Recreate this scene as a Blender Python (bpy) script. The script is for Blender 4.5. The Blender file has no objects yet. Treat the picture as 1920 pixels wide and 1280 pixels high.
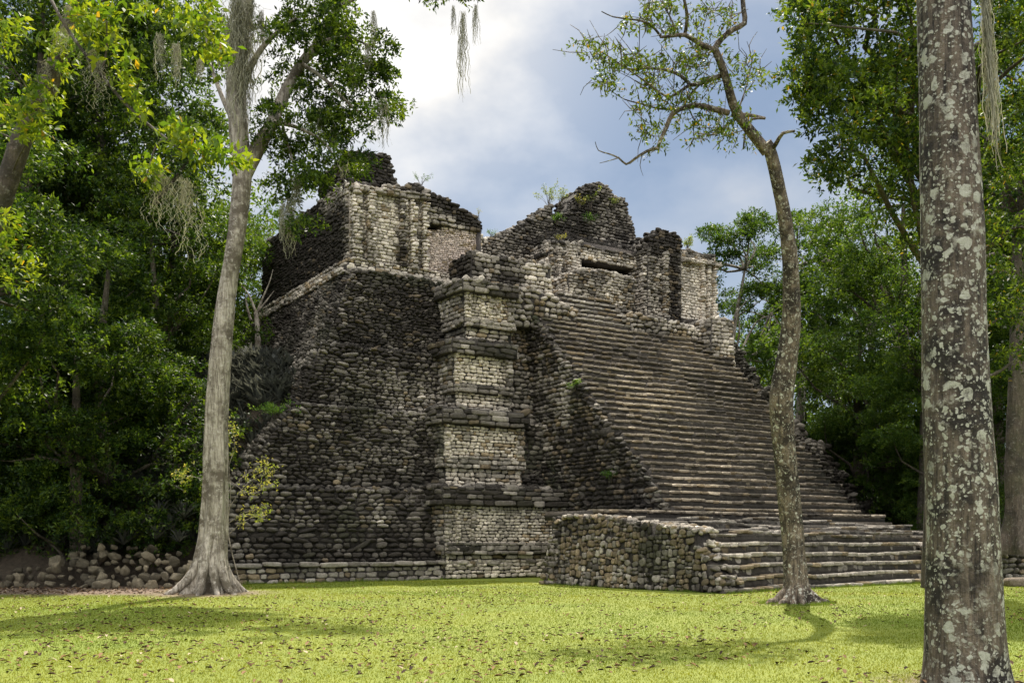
import bpy, math, random
import numpy as np
from math import radians, sin, cos, pi
from mathutils import Matrix

# ------------------------------------------------------------------ camera, sky, sun, exposure
scene = bpy.context.scene
COL = scene.collection
F, HOR, EYE = 1866.7, 1010.0, 1.65            # focal length and horizon row of the 1920 px photograph, eye height
cam_data = bpy.data.cameras.new('camera')
cam = bpy.data.objects.new('camera', cam_data); COL.objects.link(cam)
cam.location = (0, 0, EYE); cam.rotation_euler = (radians(90), 0, 0)
cam_data.sensor_width = 36; cam_data.lens = 35.0; cam_data.shift_y = 370/1920
cam_data.clip_end = 3000
scene.camera = cam

SUN_AZ, SUN_EL = radians(9), radians(57)      # azimuth to the right of the view axis
world = bpy.data.worlds.new('World'); scene.world = world; world.use_nodes = True
nt = world.node_tree; N = nt.nodes; LK = nt.links; N.clear()
def wn(t, **k):
    n = N.new(t)
    for a, b in k.items(): setattr(n, a, b)
    return n
def wmath(op, a, b=None, c=None, clamp=False):
    n = wn('ShaderNodeMath', operation=op, use_clamp=clamp)
    for i, x in enumerate((a, b, c)):
        if x is None: continue
        if isinstance(x, (int, float)): n.inputs[i].default_value = x
        else: LK.new(x, n.inputs[i])
    return n.outputs[0]
sky = wn('ShaderNodeTexSky', sky_type='NISHITA', sun_disc=False, sun_elevation=SUN_EL, sun_rotation=SUN_AZ, dust_density=0.7)
tc = wn('ShaderNodeTexCoord'); mp = wn('ShaderNodeMapping'); LK.new(tc.outputs['Generated'], mp.inputs['Vector'])
mp.inputs['Scale'].default_value = (2.3, 2.3, 3.6); mp.inputs['Location'].default_value = (0.35, 0.1, 0.4)
nz = wn('ShaderNodeTexNoise'); LK.new(mp.outputs[0], nz.inputs['Vector'])
nz.inputs['Scale'].default_value = 1.5; nz.inputs['Detail'].default_value = 6; nz.inputs['Roughness'].default_value = 0.52
cov = wn('ShaderNodeMapRange'); LK.new(nz.outputs['Fac'], cov.inputs['Value'])
cov.inputs['From Min'].default_value = 0.40; cov.inputs['From Max'].default_value = 0.62
def toward(az, el):
    d = wn('ShaderNodeVectorMath', operation='DOT_PRODUCT'); nrm = wn('ShaderNodeVectorMath', operation='NORMALIZE')
    LK.new(tc.outputs['Generated'], nrm.inputs[0]); LK.new(nrm.outputs[0], d.inputs[0])
    d.inputs[1].default_value = (sin(radians(az))*cos(radians(el)), cos(radians(az))*cos(radians(el)), sin(radians(el)))
    return d.outputs['Value']
gl = wmath('POWER', wmath('MAXIMUM', toward(-5, 27.5), 0.0), 75.0)          # bright thin cloud near the sun
sky_fill = wmath('MAXIMUM', toward(180, 54), 0.0)                              # added fill: sky brightened overhead and behind the viewer for the shaded front
sky_fill = wmath('POWER', sky_fill, 3.5)
br = wmath('MULTIPLY', wmath('MULTIPLY_ADD', cov.outputs[0], 0.55, 0.75), wmath('ADD', wmath('MULTIPLY_ADD', sky_fill, 2.45, 0.35), wmath('MULTIPLY', gl, 0.5)))
mask = wmath('ADD', wmath('MULTIPLY', cov.outputs[0], 0.62), wmath('ADD', gl, sky_fill), clamp=True)
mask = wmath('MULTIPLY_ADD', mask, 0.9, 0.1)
cc = wn('ShaderNodeMix', data_type='RGBA'); cc.inputs[6].default_value = (0.52, 0.74, 1.09, 1); cc.inputs[7].default_value = (1.0, 0.975, 0.93, 1)
LK.new(mask, cc.inputs[0])
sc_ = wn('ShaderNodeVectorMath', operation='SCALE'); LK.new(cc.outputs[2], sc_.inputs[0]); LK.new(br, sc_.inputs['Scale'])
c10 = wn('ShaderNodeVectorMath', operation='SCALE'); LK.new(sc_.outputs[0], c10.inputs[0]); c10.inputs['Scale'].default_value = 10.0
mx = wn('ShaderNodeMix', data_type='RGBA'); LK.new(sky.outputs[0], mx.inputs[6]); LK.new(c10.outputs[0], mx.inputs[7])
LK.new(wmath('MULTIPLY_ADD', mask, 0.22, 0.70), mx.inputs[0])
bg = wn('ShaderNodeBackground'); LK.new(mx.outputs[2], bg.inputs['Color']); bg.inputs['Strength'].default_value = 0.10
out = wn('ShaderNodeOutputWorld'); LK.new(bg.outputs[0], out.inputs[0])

sd = bpy.data.lights.new('sun', 'SUN'); sun = bpy.data.objects.new('sun', sd); COL.objects.link(sun)
sd.energy = 5.0; sd.angle = radians(0.6); sd.color = (1.0, 0.93, 0.80)
sun.rotation_euler = (SUN_EL - pi/2, 0, -SUN_AZ)       # light falls from ahead of the viewer, slightly right
scene.view_settings.view_transform = 'Standard'; scene.view_settings.look = 'None'
scene.view_settings.exposure = 0.55; scene.view_settings.gamma = 1.0
scene.cycles.max_bounces = 8; scene.cycles.diffuse_bounces = 4; scene.cycles.transmission_bounces = 4
scene.cycles.use_denoising = True

# ------------------------------------------------------------------ helpers
RNG = np.random.default_rng(11)
def unit(a): return a/np.maximum(np.linalg.norm(a, axis=-1, keepdims=True), 1e-9)
def hash3(i, j, k, seed):
    h = (i.astype(np.uint32)*np.uint32(374761393) + j.astype(np.uint32)*np.uint32(668265263) + k.astype(np.uint32)*np.uint32(2147483647) + np.uint32(seed*97+13))
    h = (h ^ (h >> np.uint32(13)))*np.uint32(1274126177); h = h ^ (h >> np.uint32(16))
    return h.astype(np.float64)/4294967295.0
def vnoise(P, seed=0):
    P = np.asarray(P, float) + 1000.0
    i = np.floor(P).astype(np.int64); f = P - i; f = f*f*(3-2*f); r = 0
    for a in (0, 1):
        for b in (0, 1):
            for c in (0, 1):
                w = (f[..., 0] if a else 1-f[..., 0])*(f[..., 1] if b else 1-f[..., 1])*(f[..., 2] if c else 1-f[..., 2])
                r = r + w*hash3(i[..., 0]+a, i[..., 1]+b, i[..., 2]+c, seed)
    return r
def fbm(P, seed=0, o=3):
    P = np.asarray(P, float); r = 0; a = 0.5; t = 0
    for k in range(o): r = r + a*vnoise(P*2**k, seed+k*7); t += a; a *= 0.5
    return r/t
def lerp(a, b, t): return np.asarray(a)*(1-t) + np.asarray(b)*t

class MB:
    """collects polygons with a colour per vertex and links them as one mesh object"""
    def __init__(s): s.V = []; s.C = []; s.L = []; s.S = []; s.n = 0
    def add(s, V, Fq, C):
        V = np.asarray(V, float).reshape(-1, 3); Fq = np.asarray(Fq, np.int64)
        C = np.broadcast_to(np.asarray(C, float), (len(V), 3))
        s.V.append(V); s.C.append(C); s.L.append((Fq + s.n).ravel()); s.S.append(np.full(len(Fq), Fq.shape[1], np.int64)); s.n += len(V)
    def poly(s, V, C=(.06, .05, .045)):
        s.add(V, [list(range(len(V)))], C)
    def hexa(s, b, t, C=(.04, .034, .028)):
        """b, t: four bottom and four top corners, counter-clockwise from above"""
        s.add(list(b)+list(t), [[3, 2, 1, 0], [4, 5, 6, 7], [0, 1, 5, 4], [1, 2, 6, 5], [2, 3, 7, 6], [3, 0, 4, 7]], C)
    def box(s, x0, x1, y0, y1, z0, z1, C=(.06, .05, .045)):
        s.hexa([(x0, y0, z0), (x1, y0, z0), (x1, y1, z0), (x0, y1, z0)], [(x0, y0, z1), (x1, y0, z1), (x1, y1, z1), (x0, y1, z1)], C)
    def mesh(s, name, mat, smooth=True):
        me = bpy.data.meshes.new(name)
        V = np.concatenate(s.V); C = np.concatenate(s.C); L = np.concatenate(s.L); S = np.concatenate(s.S)
        me.vertices.add(len(V)); me.vertices.foreach_set('co', V.astype(np.float32).ravel())
        me.loops.add(len(L)); me.loops.foreach_set('vertex_index', L.astype(np.int32))
        st = np.concatenate([[0], np.cumsum(S)[:-1]])
        me.polygons.add(len(S)); me.polygons.foreach_set('loop_start', st.astype(np.int32)); me.polygons.foreach_set('loop_total', S.astype(np.int32))
        if smooth: me.polygons.foreach_set('use_smooth', np.ones(len(S), bool))
        at = me.attributes.new('Col', 'FLOAT_COLOR', 'POINT')
        at.data.foreach_set('color', np.concatenate([C, np.ones((len(C), 1))], 1).astype(np.float32).ravel())
        me.materials.append(mat); me.update(calc_edges=True); me.validate()
        return me
    def build(s, name, mat, parent=None, smooth=True):
        o = bpy.data.objects.new(name, s.mesh(name, mat, smooth)); COL.objects.link(o)
        if parent: o.parent = parent
        return o
def tag(o, label=None, cat=None, group=None, kind=None):
    if label: o['label'] = label
    if cat: o['category'] = cat
    if group: o['group'] = group
    if kind: o['kind'] = kind
    return o
def empty(name, loc, rz=0, parent=None):
    o = bpy.data.objects.new(name, None); COL.objects.link(o); o.location = loc; o.rotation_euler = (0, 0, rz); o.empty_display_size = .3
    if parent: o.parent = parent
    return o
def dup(o, loc, rz=0, scale=1.0, label=None):
    c = o.copy(); COL.objects.link(c); c.location = loc; c.rotation_euler = (o.rotation_euler[0], o.rotation_euler[1], rz)
    c.scale = (scale,)*3 if isinstance(scale, (int, float)) else scale
    if label: c['label'] = label
    for ch in o.children:
        d = ch.copy(); COL.objects.link(d); d.parent = c
    return c

# ------------------------------------------------------------------ materials
def material(name):
    m = bpy.data.materials.new(name); m.use_nodes = True; t = m.node_tree; t.nodes.clear()
    o = t.nodes.new('ShaderNodeOutputMaterial'); b = t.nodes.new('ShaderNodeBsdfPrincipled'); t.links.new(b.outputs[0], o.inputs[0])
    b.inputs['Roughness'].default_value = .8; b.inputs['Specular IOR Level'].default_value = .3
    return m, t, b, o
def nd(t, ty, ins=None, **k):
    n = t.nodes.new(ty)
    for a, b in k.items(): setattr(n, a, b)
    for a, b in (ins or {}).items():
        if hasattr(b, 'is_output'): t.links.new(b, n.inputs[a])
        else: n.inputs[a].default_value = b
    return n
def noise(t, vec, scale, detail=4, rough=.6): return nd(t, 'ShaderNodeTexNoise', {'Vector': vec, 'Scale': scale, 'Detail': detail, 'Roughness': rough}).outputs['Fac']
def ramp(t, fac, a, b, lo=0., hi=1.): return nd(t, 'ShaderNodeMapRange', {'Value': fac, 'From Min': a, 'From Max': b, 'To Min': lo, 'To Max': hi}).outputs[0]
def mixc(t, fac, a, b, mode='MIX'):
    n = nd(t, 'ShaderNodeMix', data_type='RGBA', blend_type=mode)
    for i, x in ((0, fac), (6, a), (7, b)):
        if hasattr(x, 'is_output'): t.links.new(x, n.inputs[i])
        else: n.inputs[i].default_value = x if not isinstance(x, tuple) or len(x) == 4 else (*x, 1)
    return n.outputs[2]
def bump(t, b, h, strength=.6, dist=.03): 
    n = nd(t, 'ShaderNodeBump', {'Height': h, 'Strength': strength, 'Distance': dist}); t.links.new(n.outputs[0], b.inputs['Normal'])
def objco(t): return nd(t, 'ShaderNodeTexCoord').outputs['Object']

def stone_material():
    m, t, b, o = material('limestone'); co = objco(t)
    c = nd(t, 'ShaderNodeVertexColor', layer_name='Col').outputs[0]
    n1 = noise(t, co, 7.0, 6, .7); n2 = noise(t, co, 22.0, 4, .7); n3 = noise(t, co, 1.3, 3, .5)
    c = mixc(t, 1.0, c, mixc(t, ramp(t, n1, .3, .7), (.62, .60, .57), (1.4, 1.4, 1.4)), 'MULTIPLY')
    c = mixc(t, ramp(t, n2, .60, .72, 0, .55), c, (.022, .020, .016))
    c = mixc(t, ramp(t, n2, .40, .30, 0, .16), c, (.42, .39, .33))
    c = mixc(t, ramp(t, n3, .60, .78, 0, .25), c, (.050, .052, .022))
    t.links.new(c, b.inputs['Base Color'])
    bump(t, b, nd(t, 'ShaderNodeMath', {0: n1, 1: n2}, operation='ADD').outputs[0], .9, .05)
    return m
STONE = stone_material()

def leaf_material(name, trans=.45, gain=(2.3, 2.1, .75), rough=.52):
    m, t, b, o = material(name)
    c = nd(t, 'ShaderNodeVertexColor', layer_name='Col').outputs[0]
    t.links.new(c, b.inputs['Base Color']); b.inputs['Roughness'].default_value = rough; b.inputs['Specular IOR Level'].default_value = .22
    tr = nd(t, 'ShaderNodeBsdfTranslucent', {'Color': mixc(t, 1.0, c, gain, 'MULTIPLY')})
    mx = nd(t, 'ShaderNodeMixShader', {0: trans, 1: b.outputs[0], 2: tr.outputs[0]}); t.links.new(mx.outputs[0], o.inputs[0])
    return m
LEAF = leaf_material('leaf'); LEAF_DEEP = leaf_material('shaded_leaf', .42, (2.2, 2.1, .7), .5); MOSSMAT = leaf_material('hanging_moss', .35, (1.2, 1.15, .95), .8)

def bark_material(name, base, dark, pale, spots=.0, spot_scale=6., streak=14., moss=0.):
    m, t, b, o = material(name); co = objco(t)
    st = nd(t, 'ShaderNodeMapping', {'Vector': co, 'Scale': (1, 1, .12)}).outputs[0]
    s = noise(t, st, streak, 6, .72); n = noise(t, co, 1.6, 5, .65); n2 = noise(t, co, 9, 5, .7)
    c = mixc(t, ramp(t, s, .36, .60), dark, base)
    c = mixc(t, ramp(t, n, .47, .60), c, dark)
    c = mixc(t, ramp(t, n2, .56, .66, 0, .7), c, pale)
    if spots:
        wob = mixc(t, .06, co, nd(t, 'ShaderNodeTexNoise', {'Vector': co, 'Scale': 9.}).outputs['Color'], 'LINEAR_LIGHT')
        for sc, th in ((spot_scale, .30), (spot_scale*2.1, .30), (spot_scale*4.2, .34)):
            v = nd(t, 'ShaderNodeTexVoronoi', {'Vector': wob, 'Scale': sc, 'Randomness': 1.})
            rnd = nd(t, 'ShaderNodeSeparateColor', {0: v.outputs['Color']}).outputs[0]
            lim = nd(t, 'ShaderNodeMath', {0: rnd, 1: .85, 2: -.52+spots*.2}, operation='MULTIPLY_ADD').outputs[0]
            k = nd(t, 'ShaderNodeMath', {0: lim, 1: v.outputs['Distance']}, operation='SUBTRACT').outputs[0]
            k = ramp(t, k, 0., .05)
            k2 = nd(t, 'ShaderNodeMath', {0: k, 1: nd(t, 'ShaderNodeMath', {0: ramp(t, n2, .32, .50), 1: ramp(t, noise(t, co, 1.1, 3), .33, .47)}, operation='MULTIPLY').outputs[0]}, operation='MULTIPLY').outputs[0]
            c = mixc(t, k2, c, mixc(t, n2, pale, (.52, .52, .42)))
    if moss: c = mixc(t, ramp(t, noise(t, co, .9, 3), .45, .7, 0, moss), c, (.11, .12, .035))
    t.links.new(c, b.inputs['Base Color'])
    bump(t, b, nd(t, 'ShaderNodeMath', {0: s, 1: n2}, operation='ADD').outputs[0], 1., .06)
    return m
BARK_GREY = bark_material('grey_bark', (.52, .46, .38), (.13, .105, .078), (.62, .57, .49), moss=.10)
BARK_SPOT = bark_material('lichen_bark', (.185, .145, .105), (.026, .021, .017), (.38, .36, .29), spots=1.1, spot_scale=6.4)
BARK_PATCH = bark_material('patchy_bark', (.24, .185, .13), (.036, .027, .020), (.50, .46, .38), spots=.45, spot_scale=6.)
BARK_DARK = bark_material('dark_bark', (.13, .10, .075), (.05, .04, .03), (.25, .23, .19), moss=.3)

# ------------------------------------------------------------------ stones
def cube_sphere(n):
    g = np.linspace(-1, 1, n+1); idx = {}; V = []; Q = []
    def vid(p):
        k = tuple(np.round(p, 5))
        if k not in idx: idx[k] = len(V); V.append(p)
        return idx[k]
    for ax in range(3):
        for sg in (-1, 1):
            for i in range(n):
                for j in range(n):
                    q = []
                    for a, b in ((0, 0), (1, 0), (1, 1), (0, 1)):
                        p = np.zeros(3); p[ax] = sg; p[(ax+1) % 3] = g[i+a]; p[(ax+2) % 3] = g[j+b]; q.append(vid(p))
                    Q.append(q if sg > 0 else q[::-1])
    return np.array(V), np.array(Q)
CSV, CSQ = cube_sphere(5)
def protos(k, p, amp, seed, cuts=6):
    d = unit(np.tan(CSV*.9)/np.tan(.9)); out_ = []
    for i in range(k):
        r = (np.abs(d)**p).sum(1)**(-1/p)
        r = r*(1 + amp*(fbm(d*1.5+i*9.1, seed, 3)-.5)*2)
        v = d*r[:, None]; rg_ = np.random.default_rng(seed*100+i)
        for nrm_ in unit(rg_.normal(0, 1, (cuts, 3))):                # broken flat faces
            o_ = v@nrm_; lim = o_.max()*rg_.uniform(.66, .92); v = v-np.clip(o_-lim, 0, None)[:, None]*nrm_*.92
        out_.append(v/np.abs(v).max(0)*np.array([1, 1, 1.])*(.96))
    return np.array(out_)
COBBLE = protos(22, 3.0, .30, 3, 6); BLOCK = protos(22, 5.5, .22, 5, 5); SLAB = protos(14, 9., .10, 8, 3)
def add_stones(mb, pos, R, scale, col, protoset):
    """pos (n,3), R (n,3,3) columns = right, up, normal; scale (n,3) half sizes"""
    n = len(pos)
    if not n: return
    k = RNG.integers(0, len(protoset), n)
    V = protoset[k]*scale[:, None, :]
    V = np.einsum('nij,nvj->nvi', R, V) + pos[:, None, :]
    nv = V.shape[1]
    Q = (CSQ[None] + (np.arange(n)*nv)[:, None, None]).reshape(-1, 4)
    mb.add(V.reshape(-1, 3), Q, np.repeat(col, nv, axis=0))
def frames(r, u_, nrm, n, jit=.1):
    """n copies of the basis turned a little at random"""
    R = np.repeat(np.stack([r, u_, nrm], 1)[None], n, 0)
    a = RNG.normal(0, jit, n); c, s = np.cos(a), np.sin(a); Z = np.zeros(n); O = np.ones(n)
    A = np.stack([np.stack([c, -s, Z], 1), np.stack([s, c, Z], 1), np.stack([Z, Z, O], 1)], 1)
    b = RNG.normal(0, jit*.8, n); c, s = np.cos(b), np.sin(b)
    B = np.stack([np.stack([c, Z, s], 1), np.stack([Z, O, Z], 1), np.stack([-s, Z, c], 1)], 1)
    return R@A@B

PALE, DARK, WARM, PINK, MOSS, MID = map(np.array, ((.80, .715, .60), (.033, .027, .021), (.36, .275, .165), (.44, .34, .22), (.050, .058, .022), (.24, .215, .18)))
def stain(bias, streak=.7, warm=.12, moss=.0, amp=1.5, seed=0, extra=None, pale=PALE, dark=DARK, var=.15):
    """colour of weathered limestone: pale where clean, black where algae have run down it"""
    def fn(P):
        n = len(P)
        n1 = fbm(P*np.array([.45, .45, .4]), 21+seed, 3); n2 = fbm(P*np.array([1.6, 1.6, .22]), 31+seed, 2)
        b = bias(P) if callable(bias) else bias
        d = b + amp*(n1-.5) + streak*(n2-.5) + RNG.normal(0, var, n)
        if extra is not None: d = d + extra(P)
        d = np.clip(d, 0.02, 1)**.62
        c = lerp(pale, dark, d[:, None])
        w = (RNG.random(n) < warm*1.6*np.clip((fbm(P*.8, 41+seed, 2)-.35)*4, 0, 1))[:, None]
        c = np.where(w, lerp(lerp(WARM, PINK, RNG.random((n, 1))), dark, (d*.75)[:, None]), c)
        if moss:
            m = np.clip((fbm(P*.6, 51+seed, 2)-.55)*4, 0, 1)*moss
            c = lerp(c, MOSS, m[:, None])
        return c*RNG.uniform(1-1.9*var, 1+1.5*var, (n, 1))
    return fn
def lay(mb, A, B, Cc, D, row=.22, asp=1.9, depth=.26, col=None, proto=None, mask=None, jit=.09, out_=.02, rowvar=.25, big=0.):
    """courses of stone over the face A-B-C-D (bottom left, bottom right, top right, top left seen from outside)"""
    proto = COBBLE if proto is None else proto
    A, B, Cc, D = (np.array(x, float) for x in (A, B, Cc, D))
    Hh = (np.linalg.norm(D-A)+np.linalg.norm(Cc-B))/2
    y = 0.; pos = []; sz = []
    while y < Hh-.25*row:
        h = min(row*RNG.uniform(1-rowvar, 1+rowvar), max(Hh-y, .6*row)); b = min((y+h/2)/Hh, 1.)
        L0, R0 = A+(D-A)*b, B+(Cc-B)*b; W = np.linalg.norm(R0-L0)
        k = int(W/(h*asp*.8))+3
        ws = h*asp*RNG.lognormal(-.06, .36, k).clip(.45, 2.2)
        if big: ws = np.where(RNG.random(k) < big, ws*1.5, ws)
        e = np.cumsum(ws) - RNG.uniform(0, ws[0]); ok = e - ws/2 < W
        e, ws = e[ok], ws[ok]; lo = np.maximum(e-ws, 0); hi = np.minimum(e, W); ws = hi-lo; m = (lo+hi)/2; ok = ws > .25*h
        m, ws = m[ok], ws[ok]
        pos.append(L0[None]+(R0-L0)[None]*(m/W)[:, None] + 0.); sz.append(np.stack([ws/2*1.0, h/2*RNG.uniform(.86, 1.14, len(ws)), depth/2*RNG.uniform(.8, 1.25, len(ws))], 1))
        y += h
    pos = np.concatenate(pos); sz = np.concatenate(sz)
    r = unit(B-A+Cc-D); u0 = unit(D-A+Cc-B); nrm = unit(np.cross(r, u0)); up = np.cross(nrm, r)
    pos = pos + up[None]*RNG.normal(0, .07*row, len(pos))[:, None] + nrm[None]*(out_+RNG.normal(0, .12*depth, len(pos)))[:, None]
    if mask is not None:
        k = mask(pos); pos, sz = pos[k], sz[k]
    add_stones(mb, pos, frames(r, up, nrm, len(pos), jit), sz, col(pos), proto)
def rubble(mb, pts, size, col, proto=None, flat=.6):
    pts = np.asarray(pts, float); n = len(pts)
    if not n: return
    R = frames(np.array([1., 0, 0]), np.array([0, 0, 1.]), np.array([0, -1., 0]), n, .35)
    s = size*RNG.uniform(.65, 1.35, (n, 1))*np.array([[1.25, flat, .95]])*RNG.uniform(.85, 1.15, (n, 3))
    add_stones(mb, pts, R, s/2, col(pts), COBBLE if proto is None else proto)
def stone_box(mb, s0, s1, w0, w1, z0, z1, col, row=.2, asp=1.9, depth=.22, proto=None, faces='fl', bat=0., top=True, tsize=.3, out_=.02, jit=.08):
    """a masonry block: core plus stones on the front (f), left (l), right (r) faces and the top"""
    b = bat*(z1-z0)
    mb.hexa([(s0, w0, z0), (s1, w0, z0), (s1, w1, z0), (s0, w1, z0)], [(s0+b, w0+b, z1), (s1-b*.3, w0+b, z1), (s1-b*.3, w1, z1), (s0+b, w1, z1)])
    kw = dict(row=row, asp=asp, depth=depth, col=col, proto=proto, out_=out_, jit=jit)
    if 'f' in faces: lay(mb, (s0, w0, z0), (s1, w0, z0), (s1-b*.3, w0+b, z1), (s0+b, w0+b, z1), **kw)
    if 'l' in faces: lay(mb, (s0, w1, z0), (s0, w0, z0), (s0+b, w0+b, z1), (s0+b, w1, z1), **kw)
    if 'r' in faces: lay(mb, (s1, w0, z0), (s1, w1, z0), (s1-b*.3, w1, z1), (s1-b*.3, w0+b, z1), **kw)
    if top:
        n = int((s1-s0)*(w1-w0)/(tsize**2)*1.1)+2
        rubble(mb, np.stack([RNG.uniform(s0+b, s1-b*.3, n), RNG.uniform(w0+b, w1, n), np.full(n, z1)+RNG.normal(0, .03, n)], 1), tsize, col, proto)
def ruin_wall(mb, w, thick, z0, prof, col, core=(.04, .034, .028), row=.145, asp=1.9, depth=.22, proto=None, faces='flr', lean=0., tsize=.3, jit=.08, out_=.02, lump=.12):
    """a wall with a broken top: prof = [(s, z of the top)] from left to right, front face at depth w, leaning back by lean per metre"""
    prof = np.array(prof, float); S = np.arange(prof[0, 0], prof[-1, 0]+1e-6, .18); S = np.append(S[:-1], prof[-1, 0])
    T = np.interp(S, prof[:, 0], prof[:, 1]) + (fbm(np.stack([S*2.3, S*0+w, S*0], 1), 77, 2)-.5)*lump*2
    for i in range(len(S)-1):
        a, b, ta, tb = S[i], S[i+1], T[i], T[i+1]; fa, fb = w+lean*(ta-z0), w+lean*(tb-z0)
        mb.hexa([(a, w, z0), (b, w, z0), (b, w+thick, z0), (a, w+thick, z0)], [(a, fa, ta), (b, fb, tb), (b, w+thick, tb), (a, w+thick, ta)], core)
    zt = T.max(); top = lambda P: P[:, 2] < np.interp(P[:, 0], S, T)+.02
    kw = dict(row=row, asp=asp, depth=depth, col=col, proto=proto, jit=jit, out_=out_)
    if 'f' in faces: lay(mb, (S[0], w, z0), (S[-1], w, z0), (S[-1], w+lean*(zt-z0), zt), (S[0], w+lean*(zt-z0), zt), mask=top, **kw)
    if 'l' in faces: lay(mb, (S[0], w+thick, z0), (S[0], w, z0), (S[0], w+lean*(T[0]-z0), T[0]), (S[0], w+thick, T[0]), **kw)
    if 'r' in faces: lay(mb, (S[-1], w, z0), (S[-1], w+thick, z0), (S[-1], w+thick, T[-1]), (S[-1], w+lean*(T[-1]-z0), T[-1]), **kw)
    ln = np.concatenate([[0], np.cumsum(np.hypot(np.diff(S), np.diff(T)))]); n = int(ln[-1]*thick/(tsize**2)*1.5)+4
    q = RNG.uniform(0, ln[-1], n); ss = np.interp(q, ln, S); tt = np.interp(q, ln, T)
    f = RNG.uniform(0, 1, n); f[: n//2] *= .25
    ww = (w+lean*(tt-z0)) + f*(thick-lean*(tt-z0))
    rubble(mb, np.stack([ss, ww, tt+RNG.normal(0, .035, n)], 1), tsize, col)

# ------------------------------------------------------------------ temple (local axes: x along the front, y into the building, z up)
YAW = radians(32.5)
C0 = ((400-960)/F*36.0, 36.0, 0.0)
temple = tag(empty('stepped_pyramid', C0, YAW), 'ruined stepped stone pyramid of dark weathered limestone with steep stairs and roofless shrine on top', 'pyramid')
UX, UY = cos(YAW), sin(YAW)
def at(px, py, w):
    """(s, z) of the point of the plane y = w that the photograph shows at this pixel"""
    rx, rz = (px-960)/F, (HOR-py)/F
    t = (w - C0[0]*UY + C0[1]*UX)/(-rx*UY + UX)
    return (t*(rx*UX+UY) - (C0[0]*UX+C0[1]*UY), EYE+rz*t)
def to_world(s, w, z=0.): return (C0[0]+s*UX-w*UY, C0[1]+s*UY+w*UX, z)

# terraces ------------------------------------------------
TZ = [.75, 3.6, 6.9, 9.6, 13.2]
TW = [(-.5, .2), (.55, 1.3), (1.6, 2.25), (2.5, 3.6)]
TL = [(-.2, .55), (.9, 3.5), (3.8, 5.0), (5.25, 6.9)]
TR = [(38.3, 36.8), (36.3, 34.0), (33.4, 31.4), (31.0, 28.8)]
dark_body = stain(.97, .35, .05, .35, 1.1, 1, extra=lambda P: -.16*np.clip((P[:, 2]-3.5)/4, 0, 1)*np.clip((10.5-P[:, 2])/2, 0, 1))
right_body = stain(.98, .4, .04, .2, 1.0, 2, extra=lambda P: -1.3*np.exp(-((P[:, 0]-27.2)/.6)**2-((P[:, 2]-9.9)/.6)**2)-1.2*np.exp(-((P[:, 0]-27.6)/.35)**2-((P[:, 2]-8.4)/.7)**2))
for k in range(4):
    z0, z1 = TZ[k], TZ[k+1]; (wb, wt), (lb, lt), (rb, rt) = TW[k], TL[k], TR[k]
    mb = MB()
    mb.hexa([(lb, wb, z0), (rb, wb, z0), (rb, 22, z0), (lb, 22, z0)], [(lt, wt, z1), (rt, wt, z1), (rt, 22, z1), (lt, 22, z1)], (.022, .018, .014))
    row = (.19, .168, .15, .138)[k]
    lay(mb, (lb, wb, z0), (16.2, wb, z0), (16.2, wt, z1), (lt, wt, z1), row=row, asp=2.05, depth=.27, col=dark_body, jit=.16, out_=.03)
    lay(mb, (lb, 20, z0), (lb, wb, z0), (lt, wt, z1), (lt, 20, z1), row=row, asp=2.05, depth=.27, col=dark_body, jit=.16, out_=.03)
    lay(mb, (25.6, wb, z0), (rb, wb, z0), (rt, wt, z1), (25.6, wt, z1), row=row*1.15, asp=1.9, depth=.36, col=right_body, jit=.16, out_=.03)
    n = int((rt-lt)*5)                                   # the worn upper edge
    rubble(mb, np.stack([RNG.uniform(lt, 16, n), wt+RNG.uniform(-.05, .3, n), np.full(n, z1)+RNG.normal(0, .02, n)], 1), .30, dark_body)
    n = 60
    rubble(mb, np.stack([RNG.uniform(26, rt+.1, n), wt+RNG.uniform(-.1, .4, n), np.full(n, z1)+RNG.normal(0, .05, n)], 1), .42, right_body)
    n = 70                                               # fallen stones softening the right ridge
    q = RNG.random(n); rubble(mb, np.stack([lerp(rb, rt, q)+RNG.normal(0, .22, n), lerp(wb, wt, q)+RNG.uniform(-.1, 1.2, n), lerp(z0, z1, q)], 1), .48, right_body)
    mb.build('terrace', STONE, temple)
plinth_col = stain(.42, .4, .30, .25, 1.0, 4)
mb = MB()
mb.box(-.5, 15.2, -.62, 2, -.3, .62); lay(mb, (-.5, -.62, -.05), (15.2, -.62, -.05), (15.2, -.62, .60), (-.5, -.62, .60), row=.2, asp=1.9, depth=.2, col=plinth_col, proto=BLOCK, jit=.05)
lay(mb, (-.5, -.74, .60), (15.2, -.74, .60), (15.2, -.74, .80), (-.5, -.74, .80), row=.19, asp=3.4, depth=.42, col=stain(.55, .4, .08, .2, 1., 5), proto=SLAB, jit=.03, rowvar=.02)
mb.build('base_plinth', STONE, temple)

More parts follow.
